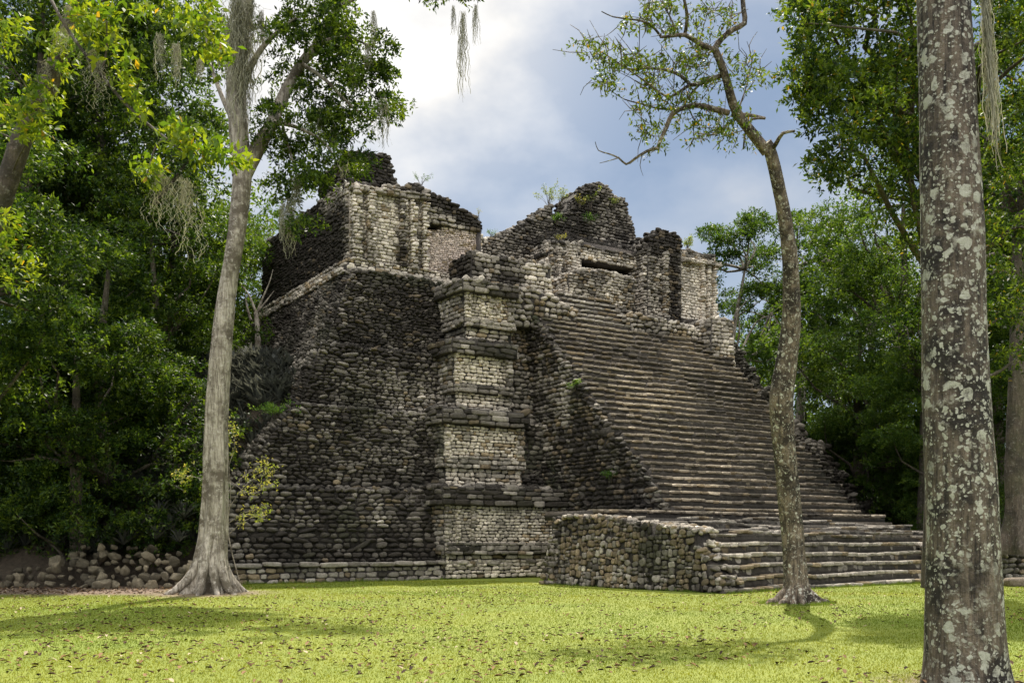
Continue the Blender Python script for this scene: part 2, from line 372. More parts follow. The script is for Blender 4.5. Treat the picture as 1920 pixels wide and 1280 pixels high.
# corner pilaster of four stages --------------------------------
ST = [(.05, 3.75, 8.95, 15.0, -.95), (3.75, 7.1, 9.55, 13.45, .15), (7.1, 10.1, 10.35, 13.25, .75), (10.1, 12.75, 11.0, 13.5, 1.0)]
pil = empty('corner_pilaster', (0, 0, 0), 0, temple)
def lightpanel(seed, sc, wdt, b0=.22):
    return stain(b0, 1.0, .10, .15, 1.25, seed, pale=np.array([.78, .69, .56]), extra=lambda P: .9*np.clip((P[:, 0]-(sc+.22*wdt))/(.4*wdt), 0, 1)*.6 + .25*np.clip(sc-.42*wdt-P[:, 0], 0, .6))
for k, (z0, z1, s0, s1, w) in enumerate(ST):
    dz = z1-z0; neck = z0+.16*dz; foot = z0+.26*dz; corn = z1-.20*dz
    wd = 6. if k else 6.; back = (2.2, 3.2, 4.0, 4.6)[k]
    st = empty('pilaster_stage', (0, 0, 0), 0, pil) if False else None
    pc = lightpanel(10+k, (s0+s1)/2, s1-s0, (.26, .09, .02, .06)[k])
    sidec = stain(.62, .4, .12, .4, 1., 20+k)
    m1 = MB(); nz0 = z0
    stone_box(m1, s0+.12, s1-.05, w+.10, back, z0, foot, pc, row=.17, asp=1.9, depth=.2, proto=BLOCK, faces='fr', top=False)          # recessed neck
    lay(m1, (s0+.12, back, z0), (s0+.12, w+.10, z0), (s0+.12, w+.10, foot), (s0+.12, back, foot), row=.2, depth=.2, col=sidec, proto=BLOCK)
    stone_box(m1, s0+.02, s1, w, back, foot, corn, pc, row=.145, asp=1.8, depth=.15, proto=BLOCK, faces='fr', top=False, out_=.01, jit=.07)
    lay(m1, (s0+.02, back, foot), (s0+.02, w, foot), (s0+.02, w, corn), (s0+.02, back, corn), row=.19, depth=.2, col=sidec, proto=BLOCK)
    # sunk panel border on the right and the corner column on the left
    lay(m1, (s0-.02, w-.06, foot), (s0+.30, w-.06, foot), (s0+.30, w-.06, corn), (s0-.02, w-.06, corn), row=.145, asp=1.9, depth=.26, col=pc, proto=BLOCK, out_=.03)
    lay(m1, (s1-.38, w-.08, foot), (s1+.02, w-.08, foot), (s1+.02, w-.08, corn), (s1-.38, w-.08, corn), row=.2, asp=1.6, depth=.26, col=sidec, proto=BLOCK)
    if k == 3:
        for q in (.40, .58, .74): lay(m1, (s0+q*2.3-.12, w-.04, foot), (s0+q*2.3+.12, w-.04, foot), (s0+q*2.3+.12, w-.04, corn), (s0+q*2.3-.12, w-.04, corn), row=.145, asp=1.9, depth=.24, col=pc, proto=BLOCK)
    if k == 0:
        for q in (.5, 1.2): lay(m1, (s0+q, w-.05, foot), (s0+q+.22, w-.05, foot), (s0+q+.22, w-.05, corn), (s0+q, w-.05, corn), row=.145, asp=1.9, depth=.22, col=pc, proto=BLOCK)
    o = m1.build('panel', STONE, pil)
    m2 = MB(); cd = stain(.86, .8, .05, .35, 1.1, 30+k)
    stone_box(m2, s0-.22, s1+.12, w-.28, back, corn, z1, cd, row=.20, asp=3.2, depth=.2, proto=SLAB, faces='flr', tsize=.34, jit=.04)      # cornice
    o = m2.build('cornice', STONE, pil)
    m3 = MB(); bc = stain(.55, .5, .12, .3, 1., 40+k)
    stone_box(m3, s0-.04, s1+.04, w-.10, back, foot, foot+.13*dz, bc, row=.2, asp=2.4, depth=.2, proto=SLAB, faces='flr', top=False, jit=.04)
    m3.build('base_moulding', STONE, pil)
mb = MB()
stone_box(mb, 13.0, 15.2, 1.5, 4.5, 6.7, 9.3, stain(.72, .5, .18, .6, 1.1, 52), row=.19, depth=.26, faces='f', top=False, bat=.12)
stone_box(mb, 13.0, 15.4, 1.85, 4.5, 9.3, 11.9, stain(.62, .5, .30, .3, 1.1, 53), row=.19, depth=.26, faces='f', tsize=.3, bat=.1)
mb.build('recess_wall', STONE, temple)
# low mossy block between pilaster and stairs
mb = MB()
stone_box(mb, 13.3, 15.3, .75, 3.5, 3.55, 6.75, stain(.80, .3, .03, .8, .8, 50), row=.2, depth=.22, faces='fl', tsize=.3)
stone_box(mb, 12.6, 15.2, -.75, 2, 3.55, 3.78, stain(.72, .3, .03, 1., .8, 51), row=.2, depth=.22, faces='fl', tsize=.3)
mb.build('mossy_block', STONE, temple)

# main staircase ---------------------------------------------------
NS = 30; SZ0, SW0, RISE, RUN = 2.62, -7.65, .303, .305
stair_col = stain(.64, .3, .12, .25, 1.2, 60, var=.10, pale=np.array([.72, .60, .45]), extra=lambda P: .22*np.clip((P[:, 0]-22)/4, -.5, 1)+.12*np.clip(16.5-P[:, 0], 0, 1))
def step_row(mb, s0, s1, w, z, rise, run, col, skew=0., wob=.05, dip=0., core=1.4):
    """one step: a core with long edge stones over a course of smaller ones"""
    f = lambda s: w + skew*(s-s0)
    mb.hexa([(s0, f(s0), z-rise-.05), (s1, f(s1), z-rise-.05), (s1, f(s1)+core, z-rise-.05), (s0, f(s0)+core, z-rise-.05)],
            [(s0, f(s0)+.04, z-.05), (s1, f(s1)+.04, z-.05), (s1, f(s1)+core, z-.05), (s0, f(s0)+core, z-.05)], (.07, .06, .05))
    s = s0; P = []; S = []
    while s < s1:
        L = RNG.uniform(.22, .66); L = min(L, s1-s+.06)
        h = rise*RNG.uniform(.34, .46)
        dz = wob*(vnoise(np.array([[s*.55, w*1.3, z]]), 5)[0]-.5)*2 - dip*(vnoise(np.array([[s*.4, w, 3.]]), 9)[0] > .66)
        P.append((s+L/2, f(s+L/2)+run*.28+RNG.normal(0, .022), z-h/2+dz)); S.append((L/2*1.03, h/2, run*.5*RNG.uniform(.9, 1.25)))
        n = max(1, int(L/.26)); 
        for i in range(n):
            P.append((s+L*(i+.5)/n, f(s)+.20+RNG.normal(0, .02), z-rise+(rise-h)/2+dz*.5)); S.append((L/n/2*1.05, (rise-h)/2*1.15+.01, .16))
        s += L
    P = np.array(P); S = np.array(S)
    R = frames(np.array([1., 0, 0]), np.array([0, 0, 1.]), np.array([0, -1., 0]), len(P), .03)
    cl = col(P); cl = np.where((S[:, 2:3] == .16), cl*.72, cl)  # shade under the edge stones put into the lower course's colour
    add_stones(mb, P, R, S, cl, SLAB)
mb = MB()
for i in range(NS):
    z = SZ0+RISE*(i+1); w = SW0+RUN*i
    a = 15.0+RNG.normal(.05, .10)+.25*(vnoise(np.array([[0, w*.7, 0.]]), 4)[0]); b = 26.0+RNG.normal(0, .08)
    step_row(mb, a, b, w, z, RISE, RUN, stair_col, wob=.035, dip=.04)
for i in range(6):
    z = SZ0+RISE*(NS+i+1); step_row(mb, 17.3, 20.6, SW0+RUN*(NS+i), z, RISE, RUN, stain(.45, .3, .1, .1, .8, 61), wob=.03)
# eroded left shoulder of the flight
n = 330; q = RNG.random(n)
rubble(mb, np.stack([15.08+RNG.normal(0, .14, n), SW0+9.2*q+RNG.normal(.15, .12, n), SZ0+9.2*q], 1), .26, stain(1.0, .3, .05, .4, .8, 62))
mb.build('main_staircase', STONE, temple)
mb = MB()                                                 # left cheek of the stairs
cheek = [(14.95, SW0+.1, 0), (14.95, 4, 0), (14.95, 4, SZ0+9.3), (14.95, 1.6, SZ0+9.1), (14.95, SW0+.1, SZ0+.25)]
mb.poly(cheek[::-1]); 
cheek_col = stain(.95, .5, .16, .7, 1.1, 63, extra=lambda P: -.45*np.exp(-((P[:, 1]+.9)/.45)**2)*(P[:, 2] > 6.5))
lay(mb, (14.95, 3, 0), (14.95, SW0, 0), (14.95, SW0, 12.2), (14.95, 3, 12.2), row=.19, asp=1.6, depth=.3, col=cheek_col, jit=.22, mask=lambda P: P[:, 2] < SZ0+.15+(P[:, 1]-SW0)*RISE/RUN)
mb.build('stair_cheek', STONE, temple)

# rubble walls at the head of the stairs
mb = MB()
hd = stain(.55, .3, .16, .1, 1.1, 70)
ruin_wall(mb, 1.45, 3, 11.2, [(13.35, 12.9), (14.5, 12.95), (16, 12.75), (17.25, 12.2)], hd, row=.25, asp=1.5, depth=.3, jit=.2, faces='fr', tsize=.32)
mb.build('stair_head_wall', STONE, temple)
mb = MB()
ruin_wall(mb, 1.55, 2.6, 11.3, [(20.6, 12.55), (21.5, 12.6), (23.5, 12.45), (25.2, 12.35)], stain(.5, .4, .25, .1, 1.1, 71), row=.24, asp=1.5, depth=.3, jit=.2, faces='fl', tsize=.32)
mb.build('stair_head_wall', STONE, temple)
mb = MB()
stone_box(mb, 25.0, 26.7, .55, 3.4, 9.2, 12.75, stain(.45, .7, .12, .1, 1.2, 72), row=.2, depth=.24, proto=BLOCK, faces='flr', bat=.06, tsize=.36)
mb.build('corner_pilaster', STONE, temple)

# landing and lower flight -----------------------------------------
low_col = stain(.52, .3, .22, .3, 1.1, 80, var=.09)
mb = MB()
LF = lambda s: -13.95+.10*(s-11.6)
levels = [(.16, 0.), (.50, .25), (.86, .50), (1.20, .76), (1.54, 1.02), (1.86, 1.30), (2.06, 2.2), (2.24, 3.1), (2.42, 4.0)]
for i, (z, dw) in enumerate(levels):
    rz = .36 if i < 5 else .28
    s0 = 11.55 if i < 5 else 10.55+(-(LF(11.)+dw)-6.4)/7.35+.38
    step_row(mb, s0 + RNG.uniform(0, .12), 27.2, LF(s0)+dw, z, rz, .44, low_col if i < 5 else stain(.58, .3, .15, .2, 1.1, 81+i, var=.1), skew=.10, wob=.05 if i < 5 else .12, dip=.02 if i < 5 else .12, core=3.)
step_row(mb, 11.1, 27.2, -8.0, 2.72, .32, .5, stair_col, wob=.03, core=3.)
mb.build('lower_staircase', STONE, temple)
mb = MB()                                                  # end wall of the landing, bowed and leaning
wall_col = stain(.58, .35, .42, .45, 1.0, 90, extra=lambda P: .30*np.clip((P[:, 2]-1.3)/1.2, 0, 1))
pa, pb = np.array([10.55, -6.4]), np.array([11.55, -13.75]); nseg = 24; dirv = unit(pb-pa)
def wall_top(q): return np.interp(q, [0, .06, .3, .55, .85, .875, .88, .905, .91, .94, .945, .97, .975, 1.0], [2.3, 2.46, 2.42, 2.2, 1.98, 1.9, 1.5, 1.5, 1.1, 1.1, .75, .75, .4, .35])
for i in range(nseg):
    q0, q1 = i/nseg, (i+1)/nseg
    bow = lambda q: -.22*sin(pi*q)
    a = pa+(pb-pa)*q0+np.array([bow(q0), 0]); b = pa+(pb-pa)*q1+np.array([bow(q1), 0]); ta, tb = wall_top(q0), wall_top(q1)
    mb.hexa([(a[0], a[1], -.2), (b[0], b[1], -.2), (b[0]+.7, b[1], -.2), (a[0]+.7, a[1], -.2)], [(a[0]+.2, a[1], ta), (b[0]+.2, b[1], tb), (b[0]+.7, b[1], tb), (a[0]+.7, a[1], ta)])
    lay(mb, (*a, 0), (*b, 0), (b[0]+.2, b[1], 2.7), (a[0]+.2, a[1], 2.7), row=.18, asp=1.4, depth=.15, col=wall_col, proto=BLOCK, jit=.30, rowvar=.5,
        mask=lambda P: P[:, 2] < wall_top(np.clip(((P[:, :2]-pa)@dirv)/np.linalg.norm(pb-pa), 0, 1))+.02)
n = 330; q = RNG.random(n); q[:110] = .72+.30*RNG.random(110); base = pa+(pb-pa)*q[:, None]
rubble(mb, np.stack([base[:, 0]+RNG.uniform(.0, .9, n), base[:, 1]-.05, wall_top(q)+RNG.normal(-.02, .02, n)], 1), .24, stain(.50, .3, .2, .3, 1., 91))
lay(mb, (11.5, -13.8, 0), (12.3, -13.8, 0), (12.3, -13.8, .55), (11.6, -13.8, .55), row=.2, asp=1.3, depth=.26, col=wall_col, jit=.2)
lay(mb, (9.9, -6.35, 0), (10.7, -6.45, 0), (11.0, -6.45, 2.5), (10.6, -6.35, 2.5), row=.21, asp=1.4, depth=.3, col=wall_col, jit=.2)
mb.build('landing_end_wall', STONE, temple)

# shrine: left wing -------------------------------------------------
Wf = 4.0; ZB = 13.15
def prof(pts, w): return [at(x, y, w) for x, y in pts]
topdark = lambda z, k=1.: (lambda P: k*np.clip((P[:, 2]-z)/.9, 0, 1.2))
streaks = lambda lst: (lambda P: sum(a*np.exp(-((P[:, 0]-s)/d)**2) for s, d, a in lst))
pale_wall = stain(.06, .9, .06, 0, .9, 100, extra=lambda P: topdark(16.5, .7)(P)+streaks([(7.62, .13, .7), (9.45, .20, .8), (10.35, .22, .6)])(P))
mb = MB()
stone_box(mb, 6.72, 13.6, 3.72, 15.6, ZB-.05, ZB+.28, stain(.30, .4, .25, 0, .9, 101), row=.145, asp=2.6, depth=.2, proto=SLAB, faces='fl', top=False, jit=.04)
stone_box(mb, 6.86, 13.6, 3.84, 15.6, ZB+.28, ZB+.62, stain(.22, .4, .15, 0, .9, 102), row=.145, asp=2.2, depth=.2, proto=BLOCK, faces='fl', top=False, jit=.05)
mb.build('shrine_plinth', STONE, temple)
mb = MB()
sD = at(801, 425, Wf)[0]; sE = at(902, 440, Wf)[0]
tops = prof([(655, 345), (700, 352), (742, 349), (785, 349), (801, 362)], Wf); tops[0] = (7.0, tops[0][1])
ruin_wall(mb, Wf, 1.6, ZB+.5, tops, pale_wall, core=(.30, .26, .21), row=.145, asp=2.0, depth=.13, out_=.0, proto=BLOCK, faces='f', jit=.05, tsize=.3)
side_col = stain(1.25, .3, .02, .1, .7, 103, extra=lambda P: -.75*np.clip((P[:, 2]-15.9)/.9, 0, 1)*np.clip((7.5-P[:, 1])/1.5, 0, 1)-.55*np.clip((4.7-P[:, 1])/.4, 0, 1))
mb.hexa([(7.0, 5.6, ZB+.5), (8.4, 5.6, ZB+.5), (8.4, 15.4, ZB+.5), (7.0, 15.4, ZB+.5)], [(7.0, 5.6, 17.1), (8.4, 5.6, 17.1), (8.4, 15.4, 17.1), (7.0, 15.4, 17.1)])
lay(mb, (7.0, 15.4, ZB+.5), (7.0, 4.0, ZB+.5), (7.0, 4.0, 17.1), (7.0, 15.4, 17.1), row=.145, asp=1.9, depth=.22, col=side_col, proto=BLOCK, jit=.07)
n = 420; rubble(mb, np.stack([RNG.uniform(7, 8.4, n), RNG.uniform(4, 15.4, n), 17.1+RNG.normal(0, .08, n)], 1), .34, stain(.8, .2, 0, .2, .7, 104))
def strip(mb, s0, s1, w, z0, z1, col, out_=.06): 
    lay(mb, (s0, w, z0), (s1, w, z0), (s1, w, z1), (s0, w, z1), row=.145, asp=2.4, depth=.30, col=col, proto=BLOCK, out_=out_, jit=.04)
for a, b in ((7.0, 7.50), (7.72, 8.15), (9.30, 9.66), (9.80, 10.18), (10.42, 10.78)): strip(mb, a, b, Wf-.20, ZB+.55, 16.75, pale_wall)
lay(mb, (6.9, Wf-.2, 16.7), (10.8, Wf-.2, 16.9), (10.8, Wf-.2, 17.15), (6.9, Wf-.2, 16.95), row=.145, asp=2.3, depth=.4, col=stain(.55, .5, .03, 0, 1., 105), proto=SLAB, jit=.05)
mb.build('shrine_wall', STONE, temple)
mb = MB()                                                   # walled-up doorway with its lintel slot
zl = at(801, 428, Wf)[1]; zh = zl+.26
lay(mb, (sD, Wf+.16, ZB+.5), (sE, Wf+.16, ZB+.5), (sE, Wf+.16, zl+.3), (sD, Wf+.16, zl), row=.085, asp=1.7, depth=.07, col=stain(.06, .3, .35, 0, .5, 106, pale=np.array([.76, .63, .53])), proto=BLOCK, jit=.08)
mb.box(sD-.1, sE, Wf+.16, Wf+1.5, ZB+.4, zl-.05, (.55, .45, .37)); mb.box(sD+.75, sE, Wf+.25, Wf+1.5, zl-.1, zh+.1, (.25, .2, .16))
lay(mb, (sD+.8, Wf+.16, zl), (sE, Wf+.16, zl+.05), (sE, Wf+.16, zh+.05), (sD+.8, Wf+.16, zh), row=.12, asp=1.6, depth=.14, col=stain(.1, .3, .3, 0, .5, 107, pale=np.array([.76, .63, .53])), proto=BLOCK)
mb.box(sD-.1, sD+.8, Wf+1.1, Wf+1.4, zl-.2, zh+.2, (.01, .01, .01))  # black back stands in for the shade inside the slot
mb.build('blocked_doorway', STONE, temple)
mb = MB()
tops = prof([(801, 362), (835, 372), (858, 392), (880, 404), (900, 414)], Wf)
ruin_wall(mb, Wf, 1.6, zh, tops, stain(.22, .5, .06, 0, .9, 108, extra=lambda P: 1.1*np.clip((P[:, 2]-np.interp(P[:, 0], [t[0] for t in tops], [t[1]-.75 for t in tops]))/.35, 0, 1)), row=.145, asp=2.0, depth=.22, proto=BLOCK, faces='fr', jit=.06, tsize=.34)
mb.box(sE-.2, sE, Wf, Wf+1.6, ZB+.4, zh+.1); lay(mb, (sE, Wf, ZB+.5), (sE, Wf+1.6, ZB+.5), (sE, Wf+1.6, zh), (sE, Wf, zh), row=.145, depth=.2, col=pale_wall, proto=BLOCK)
mb.build('shrine_wall', STONE, temple)
mb = MB()                                                   # stump of the roof over the left wing
blk = stain(1.15, .25, .01, .05, .6, 110)
tops = prof([(648, 300), (662, 284), (700, 287), (728, 290), (738, 312), (743, 345)], 4.6)
ruin_wall(mb, 4.6, 3.0, 16.6, tops, blk, row=.15, asp=1.9, depth=.24, faces='flr', jit=.12, tsize=.26, lean=.05, lump=.07)
mb.build('roof_stump', STONE, temple)

# shrine: rear wall, centre, roof comb --------------------------------
mb = MB()
tops = prof([(880, 452), (930, 447), (958, 432), (985, 424), (1008, 404), (1036, 385)], 6.6)
ruin_wall(mb, 6.6, 2.2, 13.0, tops, stain(.66, .5, .03, .1, 1., 120, extra=lambda P: -.3*np.clip((15.6-P[:, 2])/1., 0, 1)), row=.15, asp=1.9, depth=.22, faces='f', jit=.1, tsize=.28, lump=.07)
mb.build('rear_wall', STONE, temple)
Wc = 5.0
s_a, s_b = at(1028, 490, Wc)[0], at(1218, 500, Wc)[0]; s_l, s_r = at(1090, 488, Wc)[0], at(1205, 512, Wc)[0]
zs0, zs1 = 15.54, 15.97
cw = stain(.10, .8, .06, 0, .9, 121, extra=lambda P: topdark(16.1, .75)(P)+streaks([(s_a+.25, .16, .8), (s_a+.9, .12, .6)])(P))
mb = MB()
ruin_wall(mb, Wc, 2.4, ZB, [(s_a, 16.5), (s_l, 16.75)], cw, core=(.30, .26, .21), row=.145, asp=1.9, depth=.13, out_=.0, proto=BLOCK, faces='fl', jit=.06)
for a, b in ((s_a+.02, s_a+.22), (s_a+.45, s_a+.75), (s_a+1.05, s_a+1.3)): strip(mb, a, b, Wc-.1, ZB, 16.3, cw)
ruin_wall(mb, Wc, 1.2, ZB, [(s_l, zs0+.02), (s_l+.9, zs0), (s_l+.95, zs0-.28), (s_l+1.9, zs0-.25), (s_l+2.2, zs0), (s_r-.55, zs0)], stain(.05, .5, .08, 0, .6, 122), core=(.03, .026, .02), row=.14, asp=1.9, depth=.2, proto=BLOCK, faces='f', jit=.06, lump=.01, tsize=.12)  # near-black core colour keeps the inside of the slot looking shaded
ruin_wall(mb, Wc, 1.2, 14.85, [(s_r-.55, zs0), (s_b, zs0+.02)], stain(.05, .5, .08, 0, .6, 123), core=(.30, .26, .21), row=.14, asp=1.9, depth=.2, proto=BLOCK, faces='f', lump=.01, tsize=.12)
mb.box(s_l-.3, s_b+.2, Wc+2.2, Wc+2.6, ZB, 16.5, (.02, .02, .02))  # near-black sheet painted for the darkness inside the openings
mb.build('shrine_facade', STONE, temple)
mb = MB(); lint = at(1090, 486, Wc)[1]
mb.box(s_l-.1, s_b, Wc-.02, Wc+2.4, zs1, 16.9)
lay(mb, (s_l-.1, Wc-.06, zs1), (s_b, Wc-.06, zs1), (s_b, Wc-.06, 16.75), (s_l-.1, Wc-.06, 16.75), row=.145, asp=2.0, depth=.22, col=stain(.10, .6, .1, 0, .8, 124, extra=topdark(16.3, 1.8)), proto=BLOCK, jit=.05)
mb.build('door_lintel', STONE, temple)
mb = MB()
comb_col = stain(1.02, .3, .02, .15, .9, 125, extra=lambda P: -.42*np.clip((P[:, 0]-(s_l+1.8))/1.2, 0, 1)*(P[:, 2] > 17.6))
tops = prof([(1004, 420), (1012, 416), (1034, 408), (1054, 403), (1073, 400), (1079, 386), (1085, 360), (1106, 346), (1132, 346), (1144, 359), (1148, 366), (1171, 375), (1175, 391), (1184, 418), (1190, 446)], 7.0)
ruin_wall(mb, 7.0, 2.0, 15.8, tops, comb_col, row=.15, asp=1.9, depth=.22, faces='flr', jit=.10, tsize=.24, lump=.05)
za = 16.75
mb.hexa([(s_a, Wc, za-.9), (s_b, Wc, za-.1), (s_b, 7.2, za-.1), (s_a, 7.2, za-.9)], [(s_a+.9, 6.6, 17.6), (s_b-.6, 6.6, 17.6), (s_b-.6, 7.3, 17.6), (s_a+.9, 7.3, 17.6)])
lay(mb, (s_a-.1, Wc, za-.9), (s_b, Wc, za-.05), (s_b-.6, 6.7, 17.7), (s_a+.9, 6.7, 17.7), row=.16, asp=1.8, depth=.28, col=stain(1.3, .3, .01, .15, .9, 126), jit=.16)
lay(mb, (s_a-.1, 7.2, za-.9), (s_a-.1, Wc, za-.9), (s_a+.9, 6.7, 17.7), (s_a+.9, 7.2, 17.7), row=.16, asp=1.8, depth=.28, col=stain(1.2, .3, .01, .3, .9, 127), jit=.16)
mb.build('roof_comb', STONE, temple)
mb = MB()                                                   # buttress right of the doorway
tops = prof([(1214, 466), (1220, 446), (1236, 434), (1262, 437), (1276, 452)], 4.0)
ruin_wall(mb, 4.0, 2.0, ZB, tops, stain(.50, 1.1, .12, 0, 1.2, 130, extra=lambda P: topdark(16.4, .6)(P)+.8*np.exp(-((P[:, 0]-25.5)/.28)**2)), row=.145, asp=1.9, depth=.26, proto=BLOCK, faces='flr', jit=.08, tsize=.34)
strip(mb, tops[0][0]+.9, tops[0][0]+1.3, 3.88, ZB, 16.8, stain(.5, .6, .2, 0, 1., 131))
mb.build('buttress', STONE, temple)
mb = MB()                                                   # right wing
tops = prof([(1276, 470), (1300, 474), (1322, 480), (1341, 481)], 4.05)
rw = stain(.05, .6, .06, 0, .7, 132, extra=topdark(16.65, 1.3))
ruin_wall(mb, 4.05, 2.5, ZB, tops, rw, core=(.30, .26, .21), row=.145, asp=1.9, depth=.13, out_=.0, proto=BLOCK, faces='fr', jit=.05, tsize=.3)
for a, b in ((1.35, 1.62), (1.78, 2.04), (2.2, 2.52)): strip(mb, tops[0][0]+a, tops[0][0]+b, 3.95, ZB, 16.55, rw)
lay(mb, (tops[0][0], 3.85, 16.5), (tops[-1][0]+.1, 3.85, 16.55), (tops[-1][0]+.1, 3.85, 16.75), (tops[0][0], 3.85, 16.7), row=.14, asp=2.3, depth=.36, col=stain(.3, .5, .03, 0, 1., 133), proto=SLAB, jit=.05)
mb.build('shrine_wing', STONE, temple)
mb = MB()                                                   # masonry block before the doorway
ruin_wall(mb, 3.2, 1.5, 12.9, prof([(1066, 516), (1090, 508), (1140, 512), (1188, 528)], 3.2), stain(.42, 1.4, .2, 0, 1.2, 140), row=.145, asp=1.8, depth=.24, proto=BLOCK, faces='flr', jit=.09, tsize=.3, lump=.05)
mb.build('door_block', STONE, temple)
mb = MB()                                                   # low wall above the pilaster
ruin_wall(mb, 2.0, 1.9, 12.5, prof([(884, 474), (930, 484), (985, 490), (1032, 500)], 2.0), stain(.60, 1.5, .06, 0, 1.2, 141, extra=lambda P: -.35*np.clip((P[:, 0]-14)/2, -1, 1)), row=.19, asp=1.9, depth=.24, proto=BLOCK, faces='flr', jit=.08, tsize=.3, lump=.05)
mb.build('low_parapet', STONE, temple)

# ------------------------------------------------------------------ ground
def ground_material():
    m, t, b, o = material('lawn'); co = objco(t)
    n1 = noise(t, co, .35, 4); n2 = noise(t, co, 5., 5, .7); n3 = noise(t, co, 60., 3, .7)
    g = mixc(t, ramp(t, n1, .35, .65), (.140, .180, .016), (.195, .225, .022))
    g = mixc(t, ramp(t, n2, .3, .75, 0, .55), g, (.27, .27, .055))
    g = mixc(t, ramp(t, n3, .45, .7, 0, .5), g, (.085, .14, .012))
    sep = nd(t, 'ShaderNodeSeparateXYZ', {0: co})
    dirt = mixc(t, ramp(t, n3, .3, .7), (.10, .065, .045), (.24, .17, .12))
    wob = nd(t, 'ShaderNodeMath', {0: n2, 1: 2.6, 2: -1.3}, operation='MULTIPLY_ADD').outputs[0]
    yy = nd(t, 'ShaderNodeMath', {0: sep.outputs[1], 1: wob}, operation='ADD').outputs[0]
    kx = ramp(t, sep.outputs[0], -9.6, -11.2); ky = ramp(t, yy, 28.6, 30.2)
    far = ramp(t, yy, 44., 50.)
    k = nd(t, 'ShaderNodeMath', {0: nd(t, 'ShaderNodeMath', {0: kx, 1: ky}, operation='MULTIPLY').outputs[0], 1: far}, operation='MAXIMUM').outputs[0]
    n4 = noise(t, co, .16, 3)
    g = mixc(t, ramp(t, n4, .50, .66, 0, .55), g, (.13, .19, .020))
    c = mixc(t, k, g, dirt)
    for bx, by, r0, r1 in ((-9.2, 30.0, 2.4, 1.3), (7.3, 25.6, 1.25, .55), (5.17, 11.3, 1.1, .5)):
        ds = nd(t, 'ShaderNodeVectorMath', {0: co, 1: (bx, by, 0)}, operation='DISTANCE').outputs['Value']
        ds = nd(t, 'ShaderNodeMath', {0: n2, 1: 1.6, 2: ds}, operation='MULTIPLY_ADD').outputs[0]
        c = mixc(t, ramp(t, ds, r0+.8, r1+.8, 0, .85), c, dirt)
    c = mixc(t, nd(t, 'ShaderNodeMath', {0: ramp(t, sep.outputs[1], 5., 2.), 1: far}, operation='MAXIMUM').outputs[0], c, (.045, .036, .022))       # forest floor beyond the pyramid; behind the viewer its dark colour stands for tree shade
    t.links.new(c, b.inputs['Base Color'])
    bump(t, b, n3, .5, .02)
    return m
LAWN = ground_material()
def gz(x, y): return .05*(fbm(np.stack([np.asarray(x)*.22, np.asarray(y)*.22, np.asarray(x)*0], -1), 90, 2)-.5)*2
mb = MB()
xs = np.concatenate([[-600, -200, -80], np.arange(-40, 40.1, .8), [80, 200, 600]]); ys = np.concatenate([[-200, -60, -10], np.arange(0, 50, .8), [60, 100, 250, 900]])
X, Y = np.meshgrid(xs, ys); Z = np.where((np.abs(X) <= 40) & (Y >= 0) & (Y < 50), gz(X, Y), 0)
nx, ny = len(xs), len(ys); i = np.arange(nx-1)[None] + nx*np.arange(ny-1)[:, None]
mb.add(np.stack([X, Y, Z], -1), np.stack([i, i+1, i+1+nx, i+nx], -1).reshape(-1, 4), (.15, .2, .03))
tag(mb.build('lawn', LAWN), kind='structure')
# earth bank against the left flank of the pyramid
def soil_material():
    m, t, b, o = material('leaf_litter_soil'); co = objco(t); n = noise(t, co, 6, 6, .75)
    t.links.new(mixc(t, ramp(t, n, .3, .7), (.025, .02, .014), (.10, .075, .05)), b.inputs['Base Color']); bump(t, b, n, 1., .08); return m
SOIL = soil_material()
def bank(s, w):
    s, w = np.asarray(s, float), np.asarray(w, float)
    zr = np.interp(s, [-9, .6, 3.4, 4.6, 6.5], [0, 3.9, 7.0, 7.6, 7.6]); foot = np.where(s < 0, .9, .5+.24*np.clip(s, 0, 9))
    h = zr*np.clip((w-foot)/2.0, 0, 1)**.65 + .55*np.clip(w-foot-1.2, 0, 9)*np.clip((s+9)/6, 0, 1)
    h = np.minimum(h, 9.6)
    return h + .35*(fbm(np.stack([s*.7, w*.7, s*0], -1), 61, 3)-.5)*np.clip(h, 0, 1) - .12
mb = MB(); S_, W_ = np.meshgrid(np.arange(-10, 7.2, .3), np.arange(-3.6, 24, .3)); Zb = bank(S_, W_)
# keep the stone terraces in front of the bank clear
face = np.interp(Zb, [0, 3.6, 6.9, 13.2], [-.4, .5, 3.6, 6.9]); Zb = np.where(W_ < 1.2, np.where(S_ > face-1.0, -.5, Zb), Zb)
nx, ny = S_.shape[1], S_.shape[0]; i = np.arange(nx-1)[None] + nx*np.arange(ny-1)[:, None]
PW = np.stack([C0[0]+S_*UX-W_*UY, C0[1]+S_*UY+W_*UX, Zb], -1)
mb.add(PW, np.stack([i, i+1, i+1+nx, i+nx], -1).reshape(-1, 4), (.06, .05, .03))
tag(mb.build('hill', SOIL), kind='structure')

